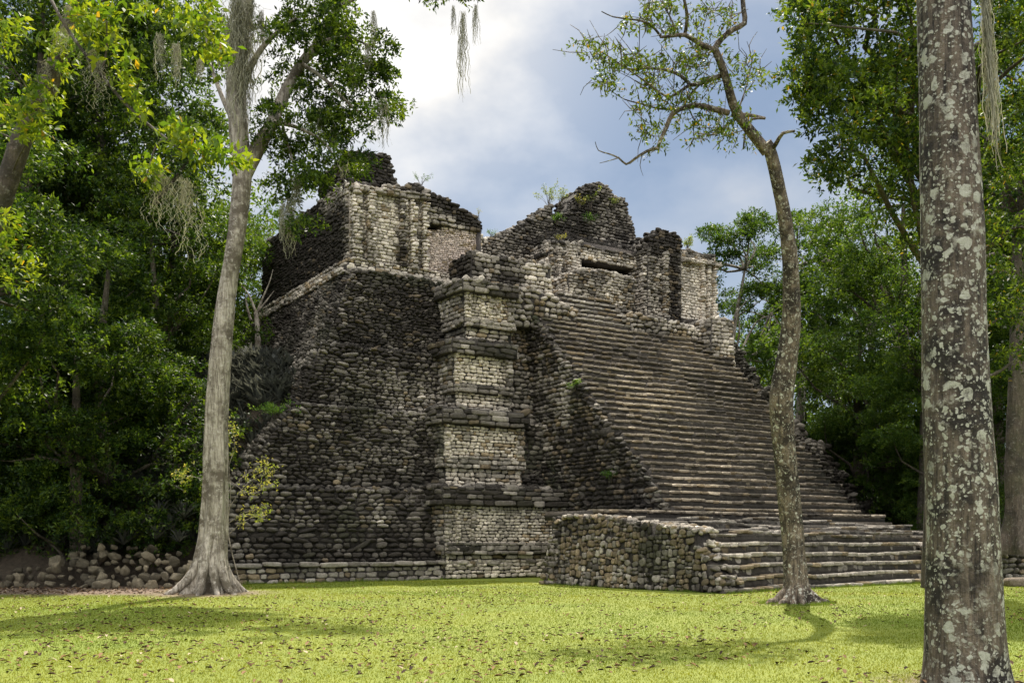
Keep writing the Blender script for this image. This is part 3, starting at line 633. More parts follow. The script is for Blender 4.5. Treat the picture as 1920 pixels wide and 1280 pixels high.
# ------------------------------------------------------------------ trees
def smooth_path(pts, rad, step):
    pts = np.array(pts, float); rad = np.array(rad, float); P = np.concatenate([[2*pts[0]-pts[1]], pts, [2*pts[-1]-pts[-2]]])
    out_p, out_r = [], []
    for i in range(len(pts)-1):
        a, b, c, d = P[i], P[i+1], P[i+2], P[i+3]; n = max(2, int(np.linalg.norm(c-b)/step))
        for k in range(n):
            t = k/n
            out_p.append(.5*((2*b)+(-a+c)*t+(2*a-5*b+4*c-d)*t*t+(-a+3*b-3*c+d)*t**3)); out_r.append(rad[i]*(1-t)+rad[i+1]*t)
    out_p.append(pts[-1]); out_r.append(rad[-1])
    return np.array(out_p), np.array(out_r)
def tube(mb, pts, rad, step=.3, seg=8, rough=.0, flare=None, col=(.3, .25, .2), cap=True, smooth=True):
    P, R = smooth_path(pts, rad, step) if smooth else (np.array(pts, float), np.array(rad, float))
    T = unit(np.gradient(P, axis=0)); ref = np.array([0., 1, 0]) if abs(T[0][2]) > .5 else np.array([0., 0, 1])
    A = unit(np.cross(T, ref)); B = np.cross(T, A); th = np.arange(seg)*2*pi/seg
    rr = np.repeat(R[:, None], seg, 1)
    if flare: rr = rr*flare(P[:, 2:3], th[None, :])
    ring = P[:, None]+rr[..., None]*(np.cos(th)[None, :, None]*A[:, None]+np.sin(th)[None, :, None]*B[:, None])
    if rough: ring = ring + (unit(ring-P[:, None]))*(rr*rough*(fbm(ring*np.array([2.2, 2.2, .7])/max(R.max(), .2)*.4, 17, 3)-.5)*2)[..., None]
    n = len(P); i = (np.arange(n-1)*seg)[:, None]+np.arange(seg)[None]; j = (np.arange(n-1)*seg)[:, None]+((np.arange(seg)+1) % seg)[None]
    mb.add(ring, np.stack([i, i+seg, j+seg, j], -1).reshape(-1, 4), col)
    if cap: mb.add(ring[-1], [list(range(seg))], col)

GREENS = [(.030, .066, .012), (.055, .100, .016), (.085, .135, .020), (.045, .075, .018)]
def leaves(mb, pos, axis, size, col, width=.42, rng=RNG):
    n = len(pos); nrm = unit(np.array([0, 0, 1.])+rng.normal(0, .65, (n, 3)))
    side = unit(np.cross(axis, nrm)); up = np.cross(side, axis); L = size[:, None]
    a = pos; t = pos+axis*L-up*L*.06; m = pos+axis*L*.48+up*L*.05
    V = np.stack([a, m+side*L*width/2, t, m-side*L*width/2], 1)
    mb.add(V.reshape(-1, 3), np.arange(n*4).reshape(-1, 4), np.repeat(col, 4, 0))
def rosettes(mb, cen, direc, per, size, greens, width=.42, rng=RNG, tint=None):
    n = len(cen); k = n*per
    c = np.repeat(cen, per, 0); d = np.repeat(direc, per, 0)
    ax = unit(d*.55+unit(rng.normal(0, 1, (k, 3)))*.85+np.array([0, 0, -.12]))
    s = size*rng.uniform(.65, 1.25, k)
    g = np.array(greens); gi = rng.integers(0, len(g), n); col = np.repeat(g[gi], per, 0)*rng.uniform(.75, 1.3, (k, 1))
    if tint is not None: col = np.where((rng.random(k) < tint[0])[:, None], np.array(tint[1]), col)
    leaves(mb, c+rng.normal(0, size*.35, (k, 3)), ax, s, col, width, rng)
def clumps(mb, centers, radii, n_ros, per, size, greens=GREENS, width=.42, flat=.75, rng=RNG, tint=None):
    """leaf clumps: whorls of leaves on the outside of lumpy balls"""
    for c, r in zip(centers, radii):
        u_ = unit(rng.normal(0, 1, (n_ros, 3))); u_[:, 2] = np.where(rng.random(n_ros) < .3, u_[:, 2], np.abs(u_[:, 2])*.9-.15)
        rr = r*rng.uniform(.25, 1, n_ros)**.5*(1+.45*(vnoise(u_*1.7+c, 3)-.5)*2)
        p = c+u_*rr[:, None]*np.array([1, 1, flat])
        rosettes(mb, p, unit(u_+np.array([0, 0, .25])), per, size, greens, width, rng, tint)
def shell_points(ell, n, rng):
    c, r = np.array(ell[0]), np.array(ell[1]); u_ = unit(rng.normal(0, 1, (n, 3)))
    return c+u_*r*rng.uniform(.45, 1., (n, 1))**.6
def limb(mb, a, b, r0, r1, rng, sag=.15, seg=6):
    a, b = np.array(a), np.array(b); L = np.linalg.norm(b-a)
    m1 = a+(b-a)*.35+rng.normal(0, .07*L, 3)+np.array([0, 0, sag*L*.5]); m2 = a+(b-a)*.7+rng.normal(0, .07*L, 3)+np.array([0, 0, sag*L*.4])
    tube(mb, [a, m1, m2, b], [r0, (r0*2+r1)/3, (r0+2*r1)/3, r1], step=max(.25, L/8), seg=seg)
def make_tree(name, label, loc, trunk, trad, ells, leaf=.15, n_ros=26, per=7, greens=GREENS, bark=None, seed=1, clump_r=(.55, 1.05), group=None, width=.42, tint=None, flare=None, step=.4, seg=14, nlimb=26, rough=.12):
    """trunk path, crown ellipsoids [(centre, radii, clumps)], all relative to the base"""
    rng = np.random.default_rng(seed); t = tag(empty(name, loc), label, 'tree', group)
    m = MB(); tube(m, trunk, trad, step=step, seg=seg, rough=rough, flare=flare)
    cen = np.concatenate([shell_points(e, e[2], rng) for e in ells]); T = np.array(trunk)
    pick = rng.permutation(len(cen))[:nlimb]
    for i in pick:
        z = max(cen[i][2]-rng.uniform(.5, 3.), T[0][2]+.25*(T[-1][2]-T[0][2])); k = np.argmin(np.abs(T[:, 2]-z)); a = T[k]
        if np.linalg.norm(cen[i]-a) > .3: limb(m, a, cen[i], .05+.010*np.linalg.norm(cen[i]-a), .015, rng)
    m.build('trunk', bark or BARK_DARK, t)
    c = MB(); clumps(c, cen, rng.uniform(*clump_r, len(cen)), n_ros, per, leaf, greens, width, rng=rng, tint=tint)
    c.build('crown', LEAF_DEEP if greens is DEEP else LEAF, t, smooth=False)
    return t

# the trees of the forest edge: a few kinds, copied with their parts
DEEP = [(.013, .030, .006), (.022, .047, .009), (.044, .078, .013), (.085, .128, .017)]
FRESH = [(.035, .072, .012), (.055, .100, .015), (.080, .125, .020), (.042, .076, .016)]
kinds = {}
kinds['evergreen'] = make_tree('evergreen_tree', 'x', (0, 0, 0), [(0, 0, -.2), (.1, 0, 3), (-.1, .1, 7), (.2, 0, 10.5)], [.34, .28, .2, .06],
    [((0, 0, 8.6), (3.1, 3.1, 3.0), 34), ((0, 0, 5.4), (4.1, 4.1, 3.2), 52), ((.4, 0, 2.4), (4.0, 4.0, 2.3), 40)], leaf=.145, n_ros=90, per=7, greens=DEEP, seed=5, clump_r=(.7, 1.3))
kinds['tall'] = make_tree('broadleaf_tree', 'x', (0, 0, 0), [(0, 0, -.2), (.3, .2, 5), (-.2, .2, 11), (.4, 0, 17), (.6, 0, 21)], [.45, .36, .3, .18, .06],
    [((0, 0, 19.5), (4.2, 4.2, 3.4), 40), ((-2.2, 0, 15), (3.2, 3.6, 2.8), 30), ((2.6, .5, 14), (3.2, 3.6, 2.8), 30), ((0, -1, 11), (4., 3.6, 2.4), 26)], leaf=.17, n_ros=84, per=7, greens=DEEP, seed=6, clump_r=(.8, 1.5))
kinds['fresh'] = make_tree('broadleaf_tree', 'x', (0, 0, 0), [(0, 0, -.2), (-.3, .1, 4), (.2, .2, 9), (.0, 0, 13.5)], [.36, .3, .22, .06],
    [((0, 0, 12.2), (3.4, 3.4, 2.8), 34), ((-1.8, 0, 8.6), (3., 3.2, 2.6), 30), ((2., .3, 7.4), (3., 3.2, 2.6), 30), ((0, -.4, 4.2), (3.6, 3.4, 2.2), 34)], leaf=.15, n_ros=66, per=7, greens=FRESH, seed=7, clump_r=(.6, 1.2))
kinds['airy'] = make_tree('broadleaf_tree', 'x', (0, 0, 0), [(0, 0, -.2), (.3, .1, 5), (-.3, .2, 11), (.6, 0, 17)], [.38, .3, .22, .06],
    [((.3, 0, 18.2), (2.6, 2.6, 2.2), 15), ((-2.4, 0, 15.4), (2.4, 2.6, 1.9), 13), ((2.8, .3, 14.6), (2.6, 2.6, 2.0), 13), ((0, -.4, 11.2), (3.4, 3., 1.8), 14)], leaf=.18, n_ros=90, per=7, greens=FRESH[:2]+DEEP[1:3], bark=BARK_GREY, seed=8, clump_r=(.6, 1.1))
spots = [   # kind, x, y, turn, scale, label
 ('evergreen', -15.4, 37.4, .3, 1.12, 'dark dense evergreen tree with leaves to the ground behind the rubble heap'),
 ('evergreen', -20.2, 36.5, 1.9, 1.05, 'black-green evergreen tree at the left edge of the photo beside the rubble heap'),
 ('evergreen', -18.0, 42.5, 3.3, 1.2, 'dark evergreen filling the shade behind the other two beside the earth bank'),
 ('fresh', -16.6, 49.0, 2.2, 1.30, 'sunlit yellow-green tree showing behind the grey buttressed trunk'),
 ('tall', -20.5, 42.0, .8, 1.15, 'tall shaded tree rising above the dark evergreens on the left'),
 ('tall', -18.6, 45.5, 2.7, 1.28, 'tall dark tree directly behind the fork of the buttressed tree'),
 ('tall', -24.0, 52.0, 4.4, 1.5, 'tallest dark tree at the back of the left forest'),
 ('fresh', -17.6, 60.0, 5.1, 1.45, 'bright backlit tree between the left trunk and the shrine corner'),
 ('airy', -9.0, 66.0, .5, 1.1, 'thin pale tree far behind the left end of the shrine'),
 ('fresh', -20.0, 62.0, 1.1, 1.6, 'light green tree deep in the left forest'),
 ('airy', 15.2, 68.0, .0, 1.18, 'pale airy tree right beside the right wing of the shrine'),
 ('airy', 20.6, 71.0, 2.1, 1.24, 'open-crowned far tree with pale limbs behind the slender leaning trunk'),
 ('airy', 26.5, 74.0, 4.0, 1.22, 'open-crowned far tree to the right of the slender trunk'),
 ('fresh', 20.5, 58.5, 1.3, 1.0, 'bright green tree at the foot of the pyramid right slope'),
 ('fresh', 23.0, 52.0, 3.3, 1.12, 'yellow-green leafy tree left of the spotted foreground trunk'),
 ('evergreen', 18.4, 63.0, 2.4, 1.05, 'dark bushy tree in the shade beyond the right slope'),
 ('fresh', 21.4, 49.0, .9, .80, 'low leafy green tree beside the end of the lower steps'),
 ('tall', 27.5, 56.0, 1.0, 1.15, 'tall dense tree behind the spotted foreground trunk'),
 ('tall', 24.0, 40.0, 3.0, 1.1, 'dark tall tree on the right edge behind the hanging moss'),
 ('fresh', 29.0, 47.0, 2.0, 1.2, 'leafy green tree in the gap right of the spotted trunk'),
 ('fresh', 22.6, 57.5, .4, 1.55, 'tall bright green tree closing the gap between the far trees and the overhanging tree'),
 ('evergreen', 22.0, 59.0, 5.2, 1.0, 'bushy dark evergreen low behind the foot of the right slope'),
 ('evergreen', 33.0, 60.0, 4.6, 1.3, 'dark evergreen deep in the right forest'),
]
used = set()
for kind, x, y, rz, sc, lab in spots:
    o = kinds[kind]
    if kind in used: o = dup(o, (x, y, 0), rz, sc, lab)
    else: used.add(kind); o.location = (x, y, 0); o.rotation_euler = (0, 0, rz); o.scale = (sc,)*3; o['label'] = lab
    o['group'] = 'trees of the surrounding forest'
make_tree('evergreen_tree', 'nearest shaded evergreen on the far left, its olive boughs reaching in from the photo edge', (-15.4, 26.5, 0), [(0, 0, -.2), (.2, 0, 4), (.1, .1, 8), (.4, 0, 13)], [.34, .28, .2, .06],
    [((1.2, 0, 8.4), (3.0, 3.0, 2.4), 44), ((.6, 0, 11.4), (3.0, 3.2, 2.4), 36), ((0., 0, 6.2), (2.4, 2.6, 1.2), 16)], leaf=.145, n_ros=70, per=7, greens=DEEP, seed=15, clump_r=(.6, 1.1), group='trees of the surrounding forest')
sh_ = bpy.data.objects[[o.name for o in COL.objects if str(o.get('label', '')).startswith('nearest shaded')][0]]
dup(sh_, (-15.2, 35.0, -3.8), 2.2, 1.0, 'shaded leafy evergreen just behind the rubble heap, hiding the bare trunks')
dup(sh_, (-15.4, 43.5, .5), 4.1, 1.1, 'shaded leafy evergreen behind the earth bank beside the grey trunk')
# a closed green mass beyond the single trees
mb = MB(); rf = np.random.default_rng(40)
cen = []
for k in range(420):
    a = rf.uniform(-.62, .62); d = rf.uniform(88, 112); top = np.interp(a, [-.62, -.27, -.24, .14, .20, .33, .40, .62], [58, 52, 22, 8, 20, 24, 52, 58]); cen.append((d*math.tan(a), d, rf.uniform(0, 1)*top))
for k in range(260): a = rf.uniform(.14, .6)*rf.choice([-1, 1, 1]); d = rf.uniform(80, 100); cen.append((d*math.tan(a), d, rf.uniform(0, 9)))
cen = np.array(cen); cen = cen[(cen[:, 0] < -16) | (cen[:, 0] > 14)]
clumps(mb, cen, rf.uniform(2.6, 4.8, len(cen)), 90, 7, .55, FRESH, rng=rf)
tag(mb.build('far_forest_foliage', LEAF, smooth=False), 'green mass of far forest closing the view behind the single trees', 'forest', kind='stuff')

def W3(px, py, d): return np.array([(px-960)/F*d, d, EYE+(HOR-py)/F*d])
# big grey buttressed tree on the left ------------------------------------------------
bt = tag(empty('buttressed_tree', (-9.2, 30.2, 0)), 'big pale grey tree with flared buttress roots and forked mossy limbs left of the pyramid', 'tree')
base = np.array([-9.2, 30.2, 0]); D0 = 30.2
def rel(px, py, d): return W3(px, py, d)-base
def roots(z, th):
    k = np.clip(np.exp(-np.clip(z, 0, 9)/.50), 0, 1); a = th+.12*np.sin(z*1.1); lobes = np.abs(np.cos(3.5*a+.7+.5*np.sin(a)))**8*(.65+.35*np.sin(a*2+1)); 
    groove = (.24*np.abs(np.cos(3.5*a+.7+.5*np.sin(a)))**3-.12)*np.clip((7.-z)/5, 0, 1)
    return 1+k*(.12+.9*lobes)+groove
m = MB()
tube(m, [rel(392, 1130, D0), rel(394, 1060, D0), rel(402, 960, D0), rel(405, 800, D0), rel(412, 680, D0), rel(424, 560, D0), rel(443, 440, D0), rel(454, 340, D0), rel(456, 290, D0)], [.47, .44, .39, .335, .33, .275, .265, .28, .27], step=.1, seg=84, rough=.12, flare=roots)
tube(m, [rel(452, 330, D0), rel(447, 240, D0), rel(442, 150, D0+.2), rel(450, 70, D0+.2), rel(462, -20, D0), rel(475, -160, D0-.4), rel(470, -300, D0-.6)], [.30, .30, .29, .27, .24, .18, .08], step=.2, seg=16, rough=.16)
tube(m, [rel(456, 330, D0), rel(486, 272, D0), rel(512, 228, D0+.3), rel(532, 178, D0+.6), rel(566, 118, D0+.9), rel(600, 78, D0+1.1), rel(634, 12, D0+1.4), rel(668, -90, D0+1.8)], [.25, .22, .18, .17, .155, .15, .13, .06], step=.2, seg=12, rough=.16)
rr_ = np.random.default_rng(4)
def root_fan(m, c, n, spread, zt, r, seed, seg=12, off=0., sx=.0):
    q = np.random.default_rng(seed)
    for i in range(n):
        a = off+2*pi*i/n+q.normal(0, .16); L = spread*q.uniform(.75, 1.3); t = q.normal(0, .18); d = lambda k, rad: np.array([c[0]+cos(a+t*k)*rad, c[1]+sin(a+t*k)*rad, 0.])
        z1 = zt*q.uniform(.7, 1.25); up = np.array([0, 0, 1.])
        tube(m, [d(0, r*.42)+up*z1+np.array([z1*sx, 0, 0]), d(.2, r*.74)+up*z1*.62+np.array([z1*.62*sx, 0, 0]), d(.5, r*1.25)+up*z1*.33, d(.8, r*1.25+L*.4)+up*.16*zt*.6, d(1, r*1.2+L*.75)+up*.05, d(1.3, r*1.2+L*1.1)-up*.08], np.array([.30, .36, .38, .30, .2, .08])*r*1.05, step=.08, seg=seg, rough=.25)
root_fan(m, rel(392, 1112, D0)*np.array([1, 1, 0]), 9, .72, 2.3, .41, 4, 14, .3, .07)
for pts, r0 in (([(446, 190), (478, 110), (520, 60), (560, 30)], .13), ([(600, 80), (650, 70), (700, 90)], .08), ([(566, 120), (610, 150), (660, 200), (700, 230)], .07), ([(512, 228), (560, 240), (610, 270), (640, 320)], .07), ([(640, 10), (700, -20), (780, -40), (860, -30)], .08), ([(445, 240), (420, 190), (395, 120), (380, 20)], .10), ([(520, 200), (545, 290), (560, 340)], .05)):
    dd = D0 + RNG.uniform(-.6, 1.2); tube(m, [rel(x, y, D0+(dd-D0)*i/len(pts)) for i, (x, y) in enumerate(pts)], np.linspace(r0, .02, len(pts)), step=.2, seg=7)
m.build('trunk', BARK_GREY, bt)
rb = np.random.default_rng(77); cen = []
for px, py, rx, ry, n, dd in ((610, 130, 110, 80, 34, 1.2), (690, 190, 60, 70, 16, 1.0), (560, 250, 90, 70, 24, .6), (620, 270, 60, 55, 14, 1.4), (570, 345, 55, 55, 12, .8), (570, 30, 120, 50, 26, .8), (640, -60, 160, 60, 22, 1.), (480, -80, 110, 70, 16, 0.), (820, -38, 60, 34, 9, -.4), (900, -22, 35, 26, 5, -.4), (700, 110, 45, 40, 8, 1.4), (665, 305, 22, 18, 3, 1.2), (375, 60, 50, 90, 14, .8), (560, 420, 30, 24, 3, .5)):
    for k in range(n):
        a = rb.uniform(0, 2*pi); q = rb.uniform(0, 1)**.5; cen.append(rel(px+rx*q*cos(a), py+ry*q*sin(a), D0+dd+rb.normal(0, 1.0)))
m = MB(); clumps(m, np.array(cen), rb.uniform(.34, .66, len(cen)), 28, 7, .145, DEEP+[(.075, .12, .02)], rng=rb)
m.build('crown', LEAF, bt, smooth=False)

# slender leaning tree on the right, before the stairs ------------------------------------
st = tag(empty('slender_tree', tuple(W3(1492, 1128, 25.7)*np.array([1, 1, 0]))), 'slender mottled tree with an S-shaped trunk and sparse one-sided crown before the stairs', 'tree')
base = np.array(st.location)
dep = lambda y: 25.7 - 3.6*np.clip((1000-y)/1000, 0, 1)**1.2
rl = lambda x, y, dd=0.: W3(x, y, dep(y)+dd)-base
def roots2(z, th): return 1+np.exp(-np.clip(z, 0, 9)/.20)*(.05+1.1*(.5+.5*np.cos(5*th+.4+.4*np.sin(th)))**4)
m = MB()
tube(m, [rl(1494, 1140), rl(1493, 1090), rl(1486, 1000), rl(1477, 900), rl(1467, 800), rl(1465, 745), rl(1474, 680), rl(1484, 600), rl(1483, 520), rl(1476, 440), rl(1464, 370), rl(1446, 290), rl(1436, 268)], [.36, .31, .29, .285, .29, .30, .265, .225, .20, .175, .155, .145, .14], step=.12, seg=28, rough=.10, flare=roots2)
root_fan(m, rl(1493, 1128)*np.array([1, 1, 0]), 7, .40, .55, .31, 9, 10, .5)
def br(pts, r0, r1=.012, d1=0., step=.15, seg=8):
    n = len(pts); tube(m, [rl(x, y, d1*i/(n-1)) for i, (x, y) in enumerate(pts)], np.linspace(r0, r1, n), step=step, seg=seg, rough=.12)
br([(1438, 285), (1412, 252), (1388, 222), (1374, 195), (1362, 150), (1350, 115), (1340, 92)], .135, .085)
br([(1340, 92), (1352, 74), (1374, 56), (1396, 44), (1394, 18), (1390, -30)], .07, .05, .4)
br([(1340, 95), (1312, 82), (1285, 66), (1260, 68), (1238, 70)], .065, .03, -.5)
br([(1284, 66), (1288, 40), (1286, 14), (1278, -20)], .045, .03, -.4)
br([(1240, 70), (1222, 48), (1204, 40), (1180, 36), (1150, 32), (1128, 22)], .03, .01, -.8)
br([(1262, 68), (1264, 50), (1252, 24), (1238, 0)], .03, .012, .3)
br([(1352, 142), (1330, 150), (1308, 158), (1290, 160)], .06, .045, .5)
br([(1295, 160), (1276, 142), (1250, 132), (1216, 128), (1180, 130), (1150, 112), (1120, 94), (1078, 80)], .045, .008, 1.)
br([(1292, 160), (1268, 176), (1248, 180), (1200, 146), (1160, 120)], .04, .01, -.6)
br([(1366, 212), (1340, 205), (1310, 198), (1290, 200), (1262, 212), (1250, 238), (1238, 264), (1232, 280)], .07, .04, -.8)
br([(1295, 200), (1262, 204), (1236, 204), (1206, 196), (1170, 186), (1145, 170)], .035, .008, .9)
br([(1232, 278), (1212, 284), (1190, 298), (1174, 308), (1160, 296), (1140, 288), (1122, 282), (1116, 266)], .04, .008, .3)
br([(1160, 296), (1140, 302), (1124, 306)], .014, .006)
br([(1205, 288), (1200, 310), (1206, 330)], .012, .004)
br([(1374, 215), (1404, 216), (1434, 222)], .055, .035, .5)
br([(1434, 222), (1410, 224), (1398, 245), (1394, 280)], .03, .02, .5)
br([(1446, 282), (1456, 268), (1468, 250), (1490, 246)], .06, .03, -.6)
br([(1362, 60), (1368, 40), (1374, 10)], .02, .006, .6); br([(1310, 160), (1290, 185), (1308, 198)], .03, .01, .5)
br([(1400, 150), (1410, 120), (1405, 85), (1420, 60)], .015, .005, .6); br([(1385, 205), (1400, 160), (1415, 95)], .02, .006, .4)
rs = np.random.default_rng(31); tips = []
def spray(x0, y0, x1, y1, n, s):
    n = int(n*.9)
    for k in range(n):
        q = rs.random(); tips.append((x0+(x1-x0)*q+rs.normal(0, s), y0+(y1-y0)*q+rs.normal(0, s)))
for a in ((1085, 82, 1160, 130, 16, 12), (1130, 110, 1250, 130, 34, 16), (1250, 110, 1330, 150, 24, 16), (1180, 25, 1260, 15, 22, 16), (1170, 38, 1215, 40, 8, 8), (1240, 190, 1310, 185, 24, 14), (1200, 150, 1230, 180, 10, 12), (1300, 120, 1350, 70, 20, 16), (1195, 215, 1230, 270, 18, 11), (1280, 215, 1320, 255, 16, 12), (1330, 215, 1395, 265, 26, 14), (1385, 120, 1425, 160, 18, 12), (1260, 60, 1300, 40, 10, 9), (1355, 15, 1370, 40, 7, 6), (1110, 140, 1150, 165, 10, 8), (1300, 30, 1360, 5, 9, 12)): spray(*a)
for x, y in tips:                                     # fine twigs carrying the sprays, and bare ones
    a = rl(x, y, rs.normal(0, .5)); e = a+rs.normal(0, .22, 3)+np.array([0, 0, .05]); tube(m, [a, (a+e)/2+rs.normal(0, .03, 3), e], [.012, .009, .005], seg=4, step=.2, smooth=False)
for k in range(60):
    x, y = tips[rs.integers(len(tips))]; a = rl(x, y, rs.normal(0, .4)); d = unit(rs.normal(0, 1, 3)+np.array([-.3, 0, .7])); b = a+d*rs.uniform(.4, .9)
    tube(m, [a, (a+b)/2+rs.normal(0, .06, 3), b], [.011, .008, .004], seg=4, step=.2, smooth=False)
m.build('trunk', BARK_PATCH, st)
m = MB(); P = np.array([rl(x, y, rs.normal(0, .5)) for x, y in tips for _ in range(3)]); P = P+rs.normal(0, .11, P.shape)
rosettes(m, P, unit(rs.normal(0, 1, P.shape)+np.array([-.3, 0, -.1])), 7, .12, [(.060, .090, .014), (.090, .12, .018), (.040, .068, .012)], .38, rs, tint=(.03, (.22, .14, .02)))
m.build('crown', LEAF_DEEP, st, smooth=False)

dz = tag(empty('bare_tree', tuple(W3(484, 640, 47.)*np.array([1, 1, 1]))), 'small bare tree with pale forked limbs beside the left flank of the shrine', 'tree')
m = MB(); base = np.array(dz.location); rd = lambda x, y: W3(x, y, 47.)-base
tube(m, [rd(484, 690), rd(483, 620), rd(480, 585)], [.16, .13, .11], step=.2, seg=8, rough=.15)
for pp in ([(480, 588), (470, 560), (458, 540), (446, 530)], [(481, 588), (492, 560), (505, 530), (512, 505)], [(481, 586), (498, 566), (514, 545)], [(470, 600), (462, 570), (460, 550)]): tube(m, [rd(*q) for q in pp], np.linspace(.065, .015, len(pp)), step=.2, seg=6)
m.build('trunk', BARK_GREY, dz)

# spotted foreground trunk on the right -----------------------------------------------------
ft = tag(empty('spotted_tree', (5.17, 11.3, 0)), 'thick straight foreground trunk covered in round pale lichen spots at the right', 'tree')
base = np.array([5.17, 11.3, 0]); r3 = lambda x, y: W3(x, y, 11.3)-base
def roots3(z, th): return 1+np.exp(-np.clip(z, 0, 9)/.30)*(.0+.10*(.5+.5*np.cos(4*th+1.2))**2)
m = MB()
tube(m, [r3(1811, 1290), r3(1809, 1200), r3(1805, 1000), r3(1797, 800), r3(1788, 600), r3(1784, 400), r3(1777, 200), r3(1769, 0), r3(1762, -300), r3(1750, -700), r3(1760, -1100)], [.45, .42, .395, .37, .345, .33, .312, .292, .26, .22, .12], step=.06, seg=72, rough=.09, flare=roots3)
m0 = r3(1764, -220); tube(m, [m0, m0+np.array([.9, -.2, .7]), m0+np.array([1.5, -.3, .4]), m0+np.array([2.6, .2, .9])], [.12, .09, .07, .03], step=.15, seg=10, rough=.12)
m.build('trunk', BARK_SPOT, ft)
rg = np.random.default_rng(12); m = MB()
cen = np.array([r3(1750, -1000)+np.array([rg.normal(0, 2.2), rg.normal(.5, 1.6), rg.uniform(.5, 4.2)]) for _ in range(46)])
clumps(m, cen, rg.uniform(.5, .9, len(cen)), 18, 7, .16, DEEP, rng=rg); m.build('crown', LEAF, ft, smooth=False)

# broad-leaved tree overhanging from the right, its trunk behind the spotted one ---------------
ot = tag(empty('overhanging_tree', (14.4, 34.0, 0)), 'dark glossy-leaved tree overhanging the sky on the right with leaves down to the shrine height', 'tree')
base = np.array([14.4, 34.0, 0]); m = MB()
tube(m, [(0, 0, -.2), (.1, 0, 5), (-.3, -.5, 11), (-.6, -1.5, 16), (-1.2, -2, 22)], [.42, .36, .3, .22, .08], step=.3, seg=14, rough=.1)
rg = np.random.default_rng(19); cen = []
for px, py, rx, ry, n, d in ((1620, 60, 130, 110, 46, 29), (1580, 200, 95, 80, 30, 28), (1520, 150, 50, 60, 14, 27), (1680, 220, 80, 120, 34, 30), (1600, 320, 70, 70, 16, 29), (1690, 380, 50, 90, 18, 31), (1900, 120, 90, 140, 40, 30), (1880, 380, 70, 120, 26, 32), (1540, 20, 60, 60, 14, 27), (1700, -60, 180, 80, 40, 29), (1900, 600, 50, 120, 16, 34)):
    for k in range(n):
        a = rg.uniform(0, 2*pi); q = rg.uniform(0, 1)**.5; cen.append(W3(px+rx*q*cos(a), py+ry*q*sin(a), d+rg.normal(0, 1.3))-base)
cen = np.array(cen)
for i in rg.permutation(len(cen))[:34]:
    z = max(cen[i][2]-rg.uniform(1, 4), 5.); a = np.array([np.interp(z, [0, 11, 16, 22], [0, -.3, -.6, -1.2]), np.interp(z, [0, 11, 16, 22], [0, -.5, -1.5, -2]), min(z, 21)]); limb(m, a, cen[i], .13, .02, rg)
m.build('trunk', BARK_DARK, ot)
m = MB(); clumps(m, cen, rg.uniform(.45, .85, len(cen)), 22, 7, .17, DEEP+[(.085, .125, .02)], rng=rg, tint=(.02, (.22, .16, .02))); m.build('crown', LEAF, ot, smooth=False)

# leaning tree at the left edge with a long drooping branch of sunlit leaves ---------------------
lt = tag(empty('leaning_tree', (-11.2, 18.6, 0)), 'leaning tree at the left edge with a thin drooping branch of large sunlit leaves', 'tree')
base = np.array([-11.2, 18.6, 0]); m = MB(); r5 = lambda x, y, d: W3(x, y, d)-base
tube(m, [(0, 0, -.2), (.6, -.3, 3), r5(-40, 520, 18.2), r5(12, 350, 18), r5(50, 240, 17.8), r5(105, 130, 17.4), r5(140, 20, 17), r5(170, -160, 16.4)], [.32, .26, .22, .19, .17, .15, .12, .05], step=.2, seg=18, rough=.14)
tube(m, [r5(150, -60, 16.8), r5(90, -30, 15), r5(100, 8, 14), r5(140, 75, 13.8), r5(190, 140, 13.7), r5(240, 200, 13.6), r5(305, 255, 13.4), r5(350, 285, 13.3), r5(430, 292, 13.2)], [.05, .035, .024, .022, .022, .022, .02, .012, .006], step=.08, seg=7, rough=.1)
for a, b in (((310, 258, 13.4), (275, 330, 13.3)), ((250, 205, 13.6), (262, 150, 13.5)), ((190, 140, 13.7), (200, 40, 13.4)), ((140, 20, 17.), (380, -30, 15.)), ((70, 200, 17.8), (20, 120, 16)), ((20, 330, 18.), (80, 235, 16.5))): tube(m, [r5(*a), (r5(*a)+r5(*b))/2+RNG.normal(0, .05, 3), r5(*b)], [.02, .014, .006], seg=5, step=.1)
m.build('trunk', BARK_DARK, lt)
rg = np.random.default_rng(23); P = []
for px, py, rx, ry, n, d in ((335, 258, 36, 26, 34, 13.3), (280, 322, 26, 22, 20, 13.3), (395, 285, 36, 14, 24, 13.2), (440, 297, 22, 7, 9, 13.1), (190, 60, 38, 45, 38, 13.8), (160, 20, 40, 25, 20, 13.8), (238, 140, 24, 40, 22, 13.6), (258, 200, 12, 20, 9, 13.6), (375, 30, 42, 35, 36, 14.), (405, 100, 30, 18, 20, 14.), (290, 15, 50, 25, 16, 14.5), (60, 250, 55, 18, 26, 16.5), (20, 215, 30, 25, 16, 16.), (15, 60, 30, 50, 20, 16.), (100, 60, 40, 40, 14, 16.), (75, 190, 40, 50, 40, 16.4), (0, 425, 40, 40, 44, 17.2), (40, 500, 40, 50, 30, 17.4), (120, 100, 30, 40, 26, 16.4)):
    for k in range(n):
        a = rg.uniform(0, 2*pi); q = rg.uniform(0, 1)**.5; P.append(r5(px+rx*q*cos(a), py+ry*q*sin(a), d+rg.normal(0, .25)))
P = np.array(P); m = MB()
rosettes(m, P, unit(rg.normal(0, 1, P.shape)*.6+np.array([.6, 0, .1])), 7, .145, [(.14, .19, .016), (.17, .21, .020), (.06, .11, .012), (.09, .145, .014)], .40, rg, tint=(.02, (.30, .20, .02)))
m.build('crown', LEAF, lt, smooth=False)

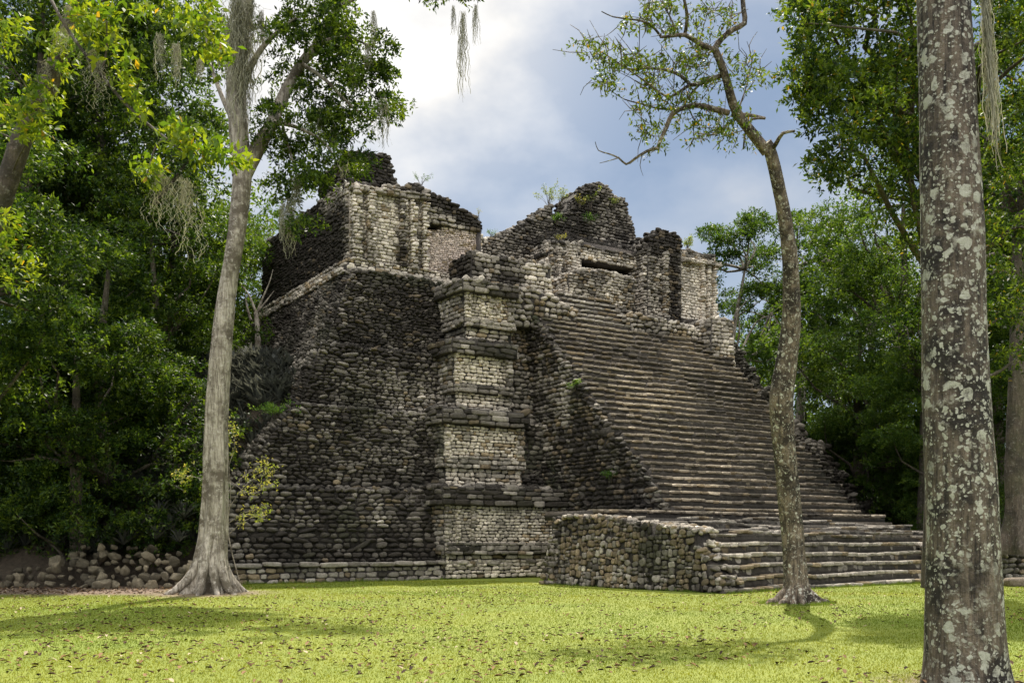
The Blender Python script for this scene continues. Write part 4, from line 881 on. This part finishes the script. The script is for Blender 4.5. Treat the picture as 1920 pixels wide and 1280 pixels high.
# tree with root buttresses on the terrace at the right edge ------------------------------------
def roots4(z, th): return 1+np.exp(-np.clip(z, 0, 9)/.8)*(.2+1.3*(.5+.5*np.cos(5*th))**2)
rt_ = make_tree('buttressed_tree', 'dark buttress-rooted tree standing on the low terrace at the right edge', (19.6, 38.6, 1.35), [(0, 0, -.3), (0, 0, .8), (-.1, 0, 3), (.0, 0, 7), (.2, .3, 13)], [.42, .40, .36, .32, .2],
    [((.5, 0, 15), (3.4, 3.2, 2.6), 30), ((1.5, 0, 11), (2.6, 2.6, 1.8), 16)], leaf=.18, n_ros=22, greens=DEEP, seed=44, flare=roots4, step=.12, seg=40)
dt = make_tree('dark_trunk_tree', 'thin black trunk beside the spotted tree at the end of the lower steps', (20.4, 49.5, .6), [(0, 0, -.9), (0, 0, 2), (.1, 0, 5), (.0, 0, 9)], [.30, .27, .24, .12],
    [((0, 0, 11), (2.6, 2.6, 2.4), 22)], leaf=.18, n_ros=22, greens=DEEP, seed=45)

# ------------------------------------------------------------------ terrace wall, slab, rocks
mb = MB(); tcol = stain(.55, .3, .2, .4, 1., 150)
a0, b0 = W3(1745, 1082, 38.5), W3(2100, 1075, 42.)
mb.hexa([(a0[0], a0[1], -.2), (b0[0], b0[1], -.2), (b0[0], b0[1]+9, -.2), (a0[0], a0[1]+9, -.2)], [(a0[0], a0[1]+.15, 1.4), (b0[0], b0[1]+.15, 1.3), (b0[0], b0[1]+9, 1.3), (a0[0], a0[1]+9, 1.4)], (.05, .045, .03))
lay(mb, (a0[0], a0[1], 0), (b0[0], b0[1], 0), (b0[0], b0[1]+.15, 1.3), (a0[0], a0[1]+.15, 1.4), row=.24, asp=1.7, depth=.34, col=tcol, jit=.14)
n = 300; q = RNG.random(n); rubble(mb, np.stack([lerp(a0[0], b0[0], q), lerp(a0[1], b0[1], q)+RNG.uniform(0, 1.6, n), np.full(n, 1.36)], 1), .4, tcol)
tag(mb.build('terrace_wall', STONE), 'low dark stone terrace wall under the buttressed tree at the right edge', 'wall')
mb = MB(); p = W3(1915, 1098, 34.5)
RS = frames(np.array([1., 0, 0]), np.array([0, 0, 1.]), np.array([0, -1., 0]), 1, .02); add_stones(mb, np.array([[p[0]+.15, p[1], .16]]), RS, np.array([[.75, .17, .4]]), np.array([[.20, .16, .12]]), SLAB)
tag(mb.build('stone_slab', STONE), 'flat grey stone slab lying on the grass at the right edge', 'slab')

rk = np.random.default_rng(66); prot = []
for k in range(7):
    mb = MB(); d = BLOCK[k+3]
    v = d*np.array([1.15, .95, .8])*(1+.42*(fbm(d*1.7+k*5, 70+k, 3)-.5)*2)[:, None]
    rq = np.random.default_rng(500+k)
    for nn in unit(rq.normal(0, 1, (16, 3))): oo = v@nn; v = v-np.clip(oo-oo.max()*rq.uniform(.55, .82), 0, None)[:, None]*nn*.95
    mb.add(v*.25, CSQ, np.array((.165, .138, .092))*rq.uniform(.5, 1.5)); prot.append(mb.mesh('rock', STONE, False))
nrock = 0
def rock(x, y, z, s):
    global nrock
    o = bpy.data.objects.new('rock', prot[rk.integers(7)]); COL.objects.link(o); o.location = (x, y, z); o.rotation_euler = tuple(rk.uniform(-.5, .5, 2))+(rk.uniform(0, 6.3),); o.scale = tuple(s*4*rk.uniform(.8, 1.25, 3))
    tag(o, 'rough grey limestone rock in the low rubble heap left of the buttressed tree', 'rock', 'fallen rocks of the rubble heap'); nrock += 1
for lay_ in range(6):
    for px in np.arange(-6, 362, 20):
        px_ = px+rk.uniform(-8, 8); top = np.interp(px_, [0, 60, 120, 165, 240, 330, 360], [2.2, 2.8, 4.2, 6.4, 6.3, 5.0, 3.6])
        if lay_ > top-.4: continue
        d = 33.0 + .34*lay_ + rk.normal(0, .18); p = W3(px_, 1100, d); rock(p[0], d, +.11+.245*lay_+rk.uniform(-.04, .05), rk.choice([.11, .15, .19, .24, .28])*rk.uniform(.85, 1.15))

# ------------------------------------------------------------------ spiky plants on the bank
def spiky(mb, c, n, L, rng, col):
    az = rng.uniform(0, 2*pi, n); el = rng.uniform(.25, 1.35, n); L = L*rng.uniform(.7, 1.2, n)
    h = np.stack([np.cos(az), np.sin(az), np.zeros(n)], 1); side = np.stack([-np.sin(az), np.cos(az), np.zeros(n)], 1)
    up = np.array([0, 0, 1.]); c = np.broadcast_to(c, (n, 3)); w = .030*(L/.6)[:, None]
    p0 = c; p1 = c+h*(L*np.cos(el)*.55)[:, None]+up*(L*np.sin(el)*.60)[:, None]; p2 = c+h*(L*np.cos(el))[:, None]*1.05+up*(L*np.sin(el)*.78)[:, None]
    V = np.stack([p0-side*w*.7, p0+side*w*.7, p1-side*w, p1+side*w, p2], 1).reshape(-1, 3); k = np.arange(n)[:, None]*5
    colr = np.repeat(col*rng.uniform(.6, 1.35, (n, 1)), 5, 0)
    mb.add(V, k+np.array([[0, 1, 3, 2]]), colr); nb = mb.n-len(V)
    mb.L.append((nb+k+np.array([[2, 3, 4]])).ravel()); mb.S.append(np.full(n, 3, np.int64))
rp = np.random.default_rng(91); SP = np.array([.085, .090, .080]); mb = MB()
for k in range(900):
    s = rp.uniform(-6.5, 4.8); w = rp.uniform(.3, 10.); z = float(bank(s, w))
    if z < .9: continue
    if w < 1.2 and s > np.interp(z, [0, 3.6, 6.9, 13.2], [-.4, .5, 3.6, 6.9])-.6: continue
    spiky(mb, np.array(to_world(s, w, z)), 34, rp.uniform(.7, 1.15), rp, SP)
tag(mb.build('spiky_ground_cover', MOSSMAT, smooth=False), 'dense dark spiky rosette plants covering the earth bank left of the pyramid', 'ground cover', kind='stuff')
mb = MB(); spiky(mb, np.zeros(3), 42, .8, rp, SP*.9); pm = mb.mesh('spiky_plant', MOSSMAT, False)
for px, py, d in ((262, 975, 35.2), (292, 1000, 34.8), (318, 985, 35.4), (345, 960, 35.6), (300, 955, 35.8), (275, 920, 36.2), (335, 1005, 34.7), (250, 1000, 34.9), (232, 1010, 34.6)):
    o = bpy.data.objects.new('spiky_plant', pm); COL.objects.link(o); p = W3(px, py, d); o.location = tuple(p-np.array([0, 0, .2])); o.rotation_euler = (0, 0, rp.uniform(0, 6)); o.scale = (rp.uniform(.8, 1.15),)*3
    tag(o, 'dark spiky rosette plant growing above the rubble heap beside the buttressed tree', 'plant', 'spiky plants above the rubble heap')

# ------------------------------------------------------------------ small plants on the masonry
def weed(name, label, loc, h, n, greens, leaf=.09, spread=.35, cat='plant', seed=1, per=5, group=None):
    rng = np.random.default_rng(seed); t = tag(empty(name, loc), label, cat, group); m = MB(); c = MB(); P = []; Dn = []
    for k in range(n):
        e = np.array([rng.normal(0, spread), rng.normal(0, spread), h*rng.uniform(.55, 1.1)]); mid = e*np.array([.35, .35, .55]); b = np.array([rng.normal(0, .05), rng.normal(0, .05), -.08])
        tube(m, [b, mid, e], [.010, .007, .004], step=.15, seg=4)
        for q in np.linspace(.3, 1, 7): P.append(lerp(mid, e, q)+rng.normal(0, .04, 3)); Dn.append(unit(e+rng.normal(0, .3, 3)))
    m.build('stem', BARK_DARK, t); rosettes(c, np.array(P), np.array(Dn), per, leaf, greens, .34, rng); c.build('foliage', LEAF, t, smooth=False)
    return t
def wl(px, py, w): s, z = at(px, py, w); return to_world(s, w, z)
LG = [(.13, .17, .03), (.17, .20, .05), (.10, .15, .03)]; GG = [(.05, .11, .025), (.07, .13, .03)]; YG = [(.16, .18, .05), (.20, .19, .07)]
weed('weed', 'tall thin grassy weed sprouting on the broken wall left of the roof comb', wl(1028, 388, 6.7), 1.1, 14, LG, .10, .45, seed=1)
weed('weed', 'pale wiry weed on the wall top just left of the roof comb slope', wl(1050, 388, 6.9), .9, 10, LG, .08, .3, seed=2)
weed('weed', 'yellow-flowered sapling rooted near the peak of the roof comb', wl(1108, 392, 6.8), .95, 7, LG, .10, .22, seed=3)
weed('weed', 'yellow-green tuft on the left shoulder of the roof comb', wl(1086, 388, 6.75), .5, 8, YG, .09, .2, seed=4)
weed('weed', 'small pale tuft on the right shoulder of the roof comb', wl(1153, 388, 6.8), .45, 8, LG, .08, .18, seed=5)
weed('shrub', 'round dark green shrub on the slope below the roof comb', wl(1107, 418, 6.2), .4, 14, GG, .08, .22, 'shrub', seed=6)
weed('shrub', 'green shrub clinging to the dark stones left of the doorway', wl(1045, 420, 5.9), .5, 12, GG, .09, .2, 'shrub', seed=7)
weed('weed', 'dry brownish tuft above the left end of the lintel', wl(1052, 452, 5.4), .35, 9, YG, .07, .18, seed=8)
weed('weed', 'wispy bush on top of the left shrine wing', wl(788, 350, 4.6), .55, 8, GG, .06, .3, seed=9)
weed('weed', 'small grey tuft on the rear wall right of the left wing', wl(922, 447, 6.8), .4, 8, GG, .06, .16, seed=10)
weed('weed', 'single thin stem on the right end of the left wing', wl(897, 414, 4.5), .5, 3, YG, .05, .05, seed=11)
weed('shrub', 'bright green leafy bush behind the right buttress', wl(1288, 468, 6.5), .7, 12, LG, .12, .28, 'shrub', seed=12)
weed('shrub', 'light green bush at the edge of the spiky plants beside the terrace stones', to_world(2.9, 1.6, 6.35), .55, 20, [(.10, .19, .035), (.13, .22, .05)], .12, .45, 'shrub', seed=13)
weed('shrub', 'small light green plant on the left cheek of the stairs', to_world(14.75, -1.9, 8.0), .35, 8, [(.12, .20, .05)], .10, .2, 'shrub', seed=14)
weed('shrub', 'tiny green plant low on the left cheek of the stairs', to_world(14.7, -4.4, 4.0), .35, 8, GG, .10, .18, 'shrub', seed=15)
# thin sapling with pale leaves right of the big grey trunk
sp = tag(empty('sapling', (-8.55, 31.6, 0)), 'spindly sapling with pale yellow leaves growing beside the grey buttressed trunk', 'sapling')
m = MB(); c = MB(); P = []; rg = np.random.default_rng(55)
base = np.array(sp.location); s6 = lambda x, y, d=31.6: W3(x, y, d)-base
tube(m, [(0, 0, -.1), s6(428, 1000), s6(432, 930), s6(428, 840), s6(432, 790)], [.02, .018, .016, .01, .006], seg=5, step=.2)
for a, b, e in (((430, 950), (465, 905), (520, 880)), ((430, 920), (460, 890), (500, 870)), ((429, 980), (460, 960), (500, 950)), ((430, 870), (440, 835), (436, 800)), ((429, 930), (385, 900), (335, 888)), ((430, 1000), (460, 975), (490, 965)), ((430, 900), (470, 925), (510, 905))):
    tube(m, [s6(*a), s6(*b), s6(*e)], [.012, .008, .004], seg=4, step=.15)
    for k in range(34):
        q = rg.uniform(.35, 1.05); p = lerp(np.array(b), np.array(e), q) if q > .5 else lerp(np.array(a), np.array(b), q*2)
        P.append(s6(p[0]+rg.normal(0, 7), p[1]+rg.normal(0, 8), 31.6+rg.normal(0, .3)))
m.build('stem', BARK_GREY, sp); P = np.array(P); rosettes(c, P, unit(rg.normal(0, 1, P.shape)), 4, .10, [(.26, .25, .10), (.20, .22, .07), (.15, .19, .05)], .40, rg); c.build('foliage', LEAF, sp, smooth=False)

# ------------------------------------------------------------------ hanging moss
def moss_mesh(seed, nf, curl, spread, seg=16, width=.012):
    rng = np.random.default_rng(seed); mb = MB(); C = np.array([.30, .29, .21])
    for k in range(nf):
        L = rng.beta(2, 1.6); z0 = -rng.uniform(0, .25)*(1-L); n = seg; t = np.linspace(0, 1, n)
        a = rng.uniform(0, 2*pi); r = spread*rng.uniform(0, 1)**.7
        wx = np.cumsum(rng.normal(0, curl, n))*.5; wy = np.cumsum(rng.normal(0, curl, n))*.5; tp = 1-.75*t
        P = np.stack([r*cos(a)*tp+wx, r*sin(a)*tp+wy, z0-t*L], 1)
        ang = rng.uniform(0, pi); s = np.array([cos(ang), sin(ang), 0])*width*.5*rng.uniform(.6, 1.4)
        V = np.stack([P-s, P+s], 1).reshape(-1, 3); i = np.arange(n-1)*2
        mb.add(V, np.stack([i, i+1, i+3, i+2], 1), C*rng.uniform(.65, 1.3))
    return mb.mesh('moss_strand', MOSSMAT, False)
MM = [moss_mesh(1, 46, .022, .045, 24, .007), moss_mesh(2, 60, .030, .08, 24, .007), moss_mesh(3, 34, .05, .06, 30, .006), moss_mesh(4, 150, .022, .05, 34, .010)]
def moss(px, py, py2, d, k, label, group=None, wide=1.):
    p = W3(px, py, d); L = (py2-py)/F*d; o = bpy.data.objects.new('moss_strand', MM[k]); COL.objects.link(o)
    o.location = tuple(p); o.scale = (L**.6*wide, L**.6*wide, L); o.rotation_euler = (0, 0, RNG.uniform(0, 6)); tag(o, label, 'moss', group); return o
moss(1846, -40, 330, 11.0, 3, 'long pale moss rope hanging beside the spotted foreground trunk', wide=.40).rotation_euler = (0, -.06, 0)
moss(868, 20, 196, 28.2, 0, 'long thin black moss strand hanging alone against the bright sky')
moss(892, 8, 92, 28.2, 0, 'shorter dark moss strand hanging from the top against the sky'); moss(850, 10, 70, 28.4, 0, 'shorter dark moss strand hanging from the top against the sky')
for o in [x for x in COL.objects if x.get('label', '').startswith('shorter dark moss')]: o['group'] = 'short moss strands against the sky'
for x, y, y2, k in ((440, -20, 200, 1), (458, -10, 290, 1), (450, 60, 260, 1), (436, 40, 190, 1), (470, 0, 130, 2), (445, -10, 150, 1), (462, 70, 230, 1)):
    moss(x, y, y2, 29.6+RNG.uniform(-.2, .2), k, 'grey moss curtain hanging along the upright limb of the buttressed tree', 'moss on the upright limb', 1.3)
for x, y, y2, k in ((540, 370, 500, 1), (548, 390, 470, 1), (530, 380, 460, 0), (645, 270, 345, 1), (718, 180, 290, 1), (660, 120, 180, 1), (515, 190, 260, 0), (600, 200, 270, 0), (690, 80, 140, 1), (575, 60, 130, 0), (555, 330, 420, 1), (700, 20, 90, 0), (490, 20, 120, 0), (625, 230, 300, 0), (345, 350, 390, 0)):
    moss(x, y, y2, 30.8+RNG.uniform(-.6, .6), k, 'grey moss strand hanging from the leafy crown of the buttressed tree', 'moss in the crown of the buttressed tree', 1.2)
for x, y, y2, d in ((185, 110, 225, 13.7), (172, 90, 160, 13.8), (350, 335, 505, 13.3), (338, 330, 430, 13.3), (312, 330, 380, 13.3), (300, 320, 440, 13.3), (90, 110, 190, 17.2), (120, 50, 110, 13.9), (80, 170, 220, 17.4), (130, 10, 90, 13.9)):
    moss(x, y, y2, d, 2, 'curly pale moss strand on the drooping sunlit branch at the upper left', 'moss on the drooping branch', .9)
for x, y, y2 in ((300, 60, 160), (330, 80, 170), (375, 110, 160)):
    moss(x, y, y2, 24.5, 1, 'dim moss strand in the shaded left forest', 'moss in the left forest')

# ------------------------------------------------------------------ grass and fallen leaves
rg = np.random.default_rng(8); n = 260000
y = 9.5+29.5*rg.random(n)**1.25; x = (rg.random(n)*2-1)*(.56*y+.6)
s = (x-C0[0])*UX+(y-C0[1])*UY; w = -(x-C0[0])*UY+(y-C0[1])*UX
keep = ~((w > -.65) & (s > .5)) & ~((s > 10.2) & (w > -14.0+.1*(s-11.6))) & ~((x < -9.6) & (y > 29.3)) & (np.hypot(x-7.3, y-25.6) > rg.uniform(.45, 1.0, n)) & (np.hypot(x+9.2, y-30.0) > rg.uniform(1.2, 2.4, n)); x, y = x[keep], y[keep]; n = len(x)
z = gz(x, y); h = rg.uniform(.012, .030, n)*(1+.02*y); az = rg.uniform(0, 2*pi, n); wd = .004+.00020*y
dx, dy = np.cos(az), np.sin(az); lean = rg.normal(0, .02, (2, n))
V = np.stack([np.stack([x-dx*wd, y-dy*wd, z-.004], 1), np.stack([x+dx*wd, y+dy*wd, z-.004], 1), np.stack([x+lean[0], y+lean[1], z+h], 1)], 1)
pt = fbm(np.stack([x*.5, y*.5, x*0], 1), 33, 3)[:, None]
g = lerp((.125, .175, .012), (.215, .238, .026), np.clip((pt-.3)/.4, 0, 1))*rg.uniform(.85, 1.12, (n, 1))
mb = MB(); mb.add(V.reshape(-1, 3), np.arange(n*3).reshape(-1, 3), np.repeat(g, 3, 0))
q = 9000                                                  # longer grass left along the foot of the walls and round the trunk
e = rg.random(q); sec = rg.integers(0, 4, q); ss = np.choose(sec, [-.5+10.8*e, 11.6+14*e, 10.55+e, e*0]); ww = np.choose(sec, [-.78-0*e, -14.05+1.4*e, -6.4-7.4*e, e*0])-np.abs(rg.normal(0, .10, q))
x = C0[0]+ss*UX-ww*UY; y = C0[1]+ss*UY+ww*UX; k = sec == 2; x = np.where(k, x-np.abs(rg.normal(0, .10, q))-.08, x); k = sec == 3; a = 2*pi*e; x = np.where(k, 7.33+np.cos(a)*rg.uniform(.5, 1.0, q), x); y = np.where(k, 25.6+np.sin(a)*rg.uniform(.5, 1.0, q), y)
h = rg.uniform(.05, .16, q)*(fbm(np.stack([x, y, x*0], 1)*1.2, 5, 2)*1.6); az = rg.uniform(0, 2*pi, q); dx, dy = np.cos(az)*.008, np.sin(az)*.008; lean = rg.normal(0, .05, (2, q)); z = gz(x, y)
V = np.stack([np.stack([x-dx, y-dy, z-.01], 1), np.stack([x+dx, y+dy, z-.01], 1), np.stack([x+lean[0], y+lean[1], z+h], 1)], 1)
mb.add(V.reshape(-1, 3), np.arange(q*3).reshape(-1, 3), np.repeat(np.array([.12, .18, .025])*rg.uniform(.7, 1.3, (q, 1)), 3, 0))
tag(mb.build('grass', leaf_material('grass_blade', .4, (1.5, 1.35, .7), .6), smooth=False), 'short sunlit green grass covering the lawn before the pyramid', 'grass', kind='stuff')

LITTER = bpy.data.materials.new('dry_leaf'); LITTER.use_nodes = True
tt = LITTER.node_tree; bb = tt.nodes['Principled BSDF']; cc_ = tt.nodes.new('ShaderNodeVertexColor'); cc_.layer_name = 'Col'; tt.links.new(cc_.outputs[0], bb.inputs['Base Color']); bb.inputs['Roughness'].default_value = .9; bb.inputs['Specular IOR Level'].default_value = .15
LC = np.array([(.085, .045, .022), (.20, .12, .06), (.04, .025, .015), (.38, .30, .20), (.17, .10, .04), (.06, .035, .02)])
def dry_leaf(mb, p, L, a, col, rng):
    d = np.array([cos(a), sin(a), 0]); e = np.array([-sin(a), cos(a), 0]); tl = rng.normal(0, .3); d = unit(d+np.array([0, 0, tl])); k = rng.uniform(.06, .22)*L; up = np.array([0, 0, 1.])
    mb.add([p, p+d*L*.3+e*L*.22+up*k, p+d*L*.7+e*L*.2+up*k, p+d*L, p+d*L*.7-e*L*.2+up*k*.7, p+d*L*.3-e*L*.22+up*k], [[0, 1, 2, 3], [0, 3, 4, 5]], col)
n = 7500; y = 9.8+24*rg.random(n)**1.35; x = (rg.random(n)*2-1)*(.54*y+.3)
dens = fbm(np.stack([x*.35, y*.35, x*0], 1), 71, 2)+.10*(x < 0); k = dens > rg.uniform(.30, .72, n); x, y = x[k], y[k]
s = (x-C0[0])*UX+(y-C0[1])*UY; w = -(x-C0[0])*UY+(y-C0[1])*UX
k = ~((w > -.8) & (s > .5)) & ~((s > 9.8) & (w > -14.3+.1*(s-11.6))); x, y = x[k], y[k]; od = np.argsort(y); x, y = x[od], y[od]
lm = []
for k in range(12):
    mb = MB(); dry_leaf(mb, np.zeros(3), .10, 0, LC[k % 6]*rg.uniform(.8, 1.2), rg); lm.append(mb.mesh('fallen_leaf', LITTER, False))
zz = gz(x, y)
for i in range(min(300, len(x))):
    o = bpy.data.objects.new('fallen_leaf', lm[rg.integers(12)]); COL.objects.link(o); o.location = (x[i], y[i], zz[i]+.042); o.rotation_euler = (rg.normal(0, .2), rg.normal(0, .2), rg.uniform(0, 6.3)); o.scale = (rg.uniform(.7, 1.4),)*3
    tag(o, 'curled dry brown leaf lying on the near part of the lawn', 'leaf', 'fallen leaves on the near lawn')
mb = MB()
for i in range(300, len(x)): dry_leaf(mb, np.array([x[i], y[i], zz[i]+.042]), rg.uniform(.06, .12), rg.uniform(0, 6.3), LC[rg.choice(6, p=[.26, .16, .2, .07, .13, .18])]*rg.uniform(.8, 1.2), rg)
for i in range(900):
    xx, yy = rg.uniform(-18, -9.6), rg.uniform(29.8, 33); dry_leaf(mb, np.array([xx, yy, gz(xx, yy)+.01]), rg.uniform(.08, .14), rg.uniform(0, 6.3), LC[rg.integers(6)]*rg.uniform(.8, 1.2), rg)
tag(mb.build('leaf_litter', LITTER, smooth=False), 'scattered dry leaves further back on the lawn and on the bare soil', 'leaves', kind='stuff')
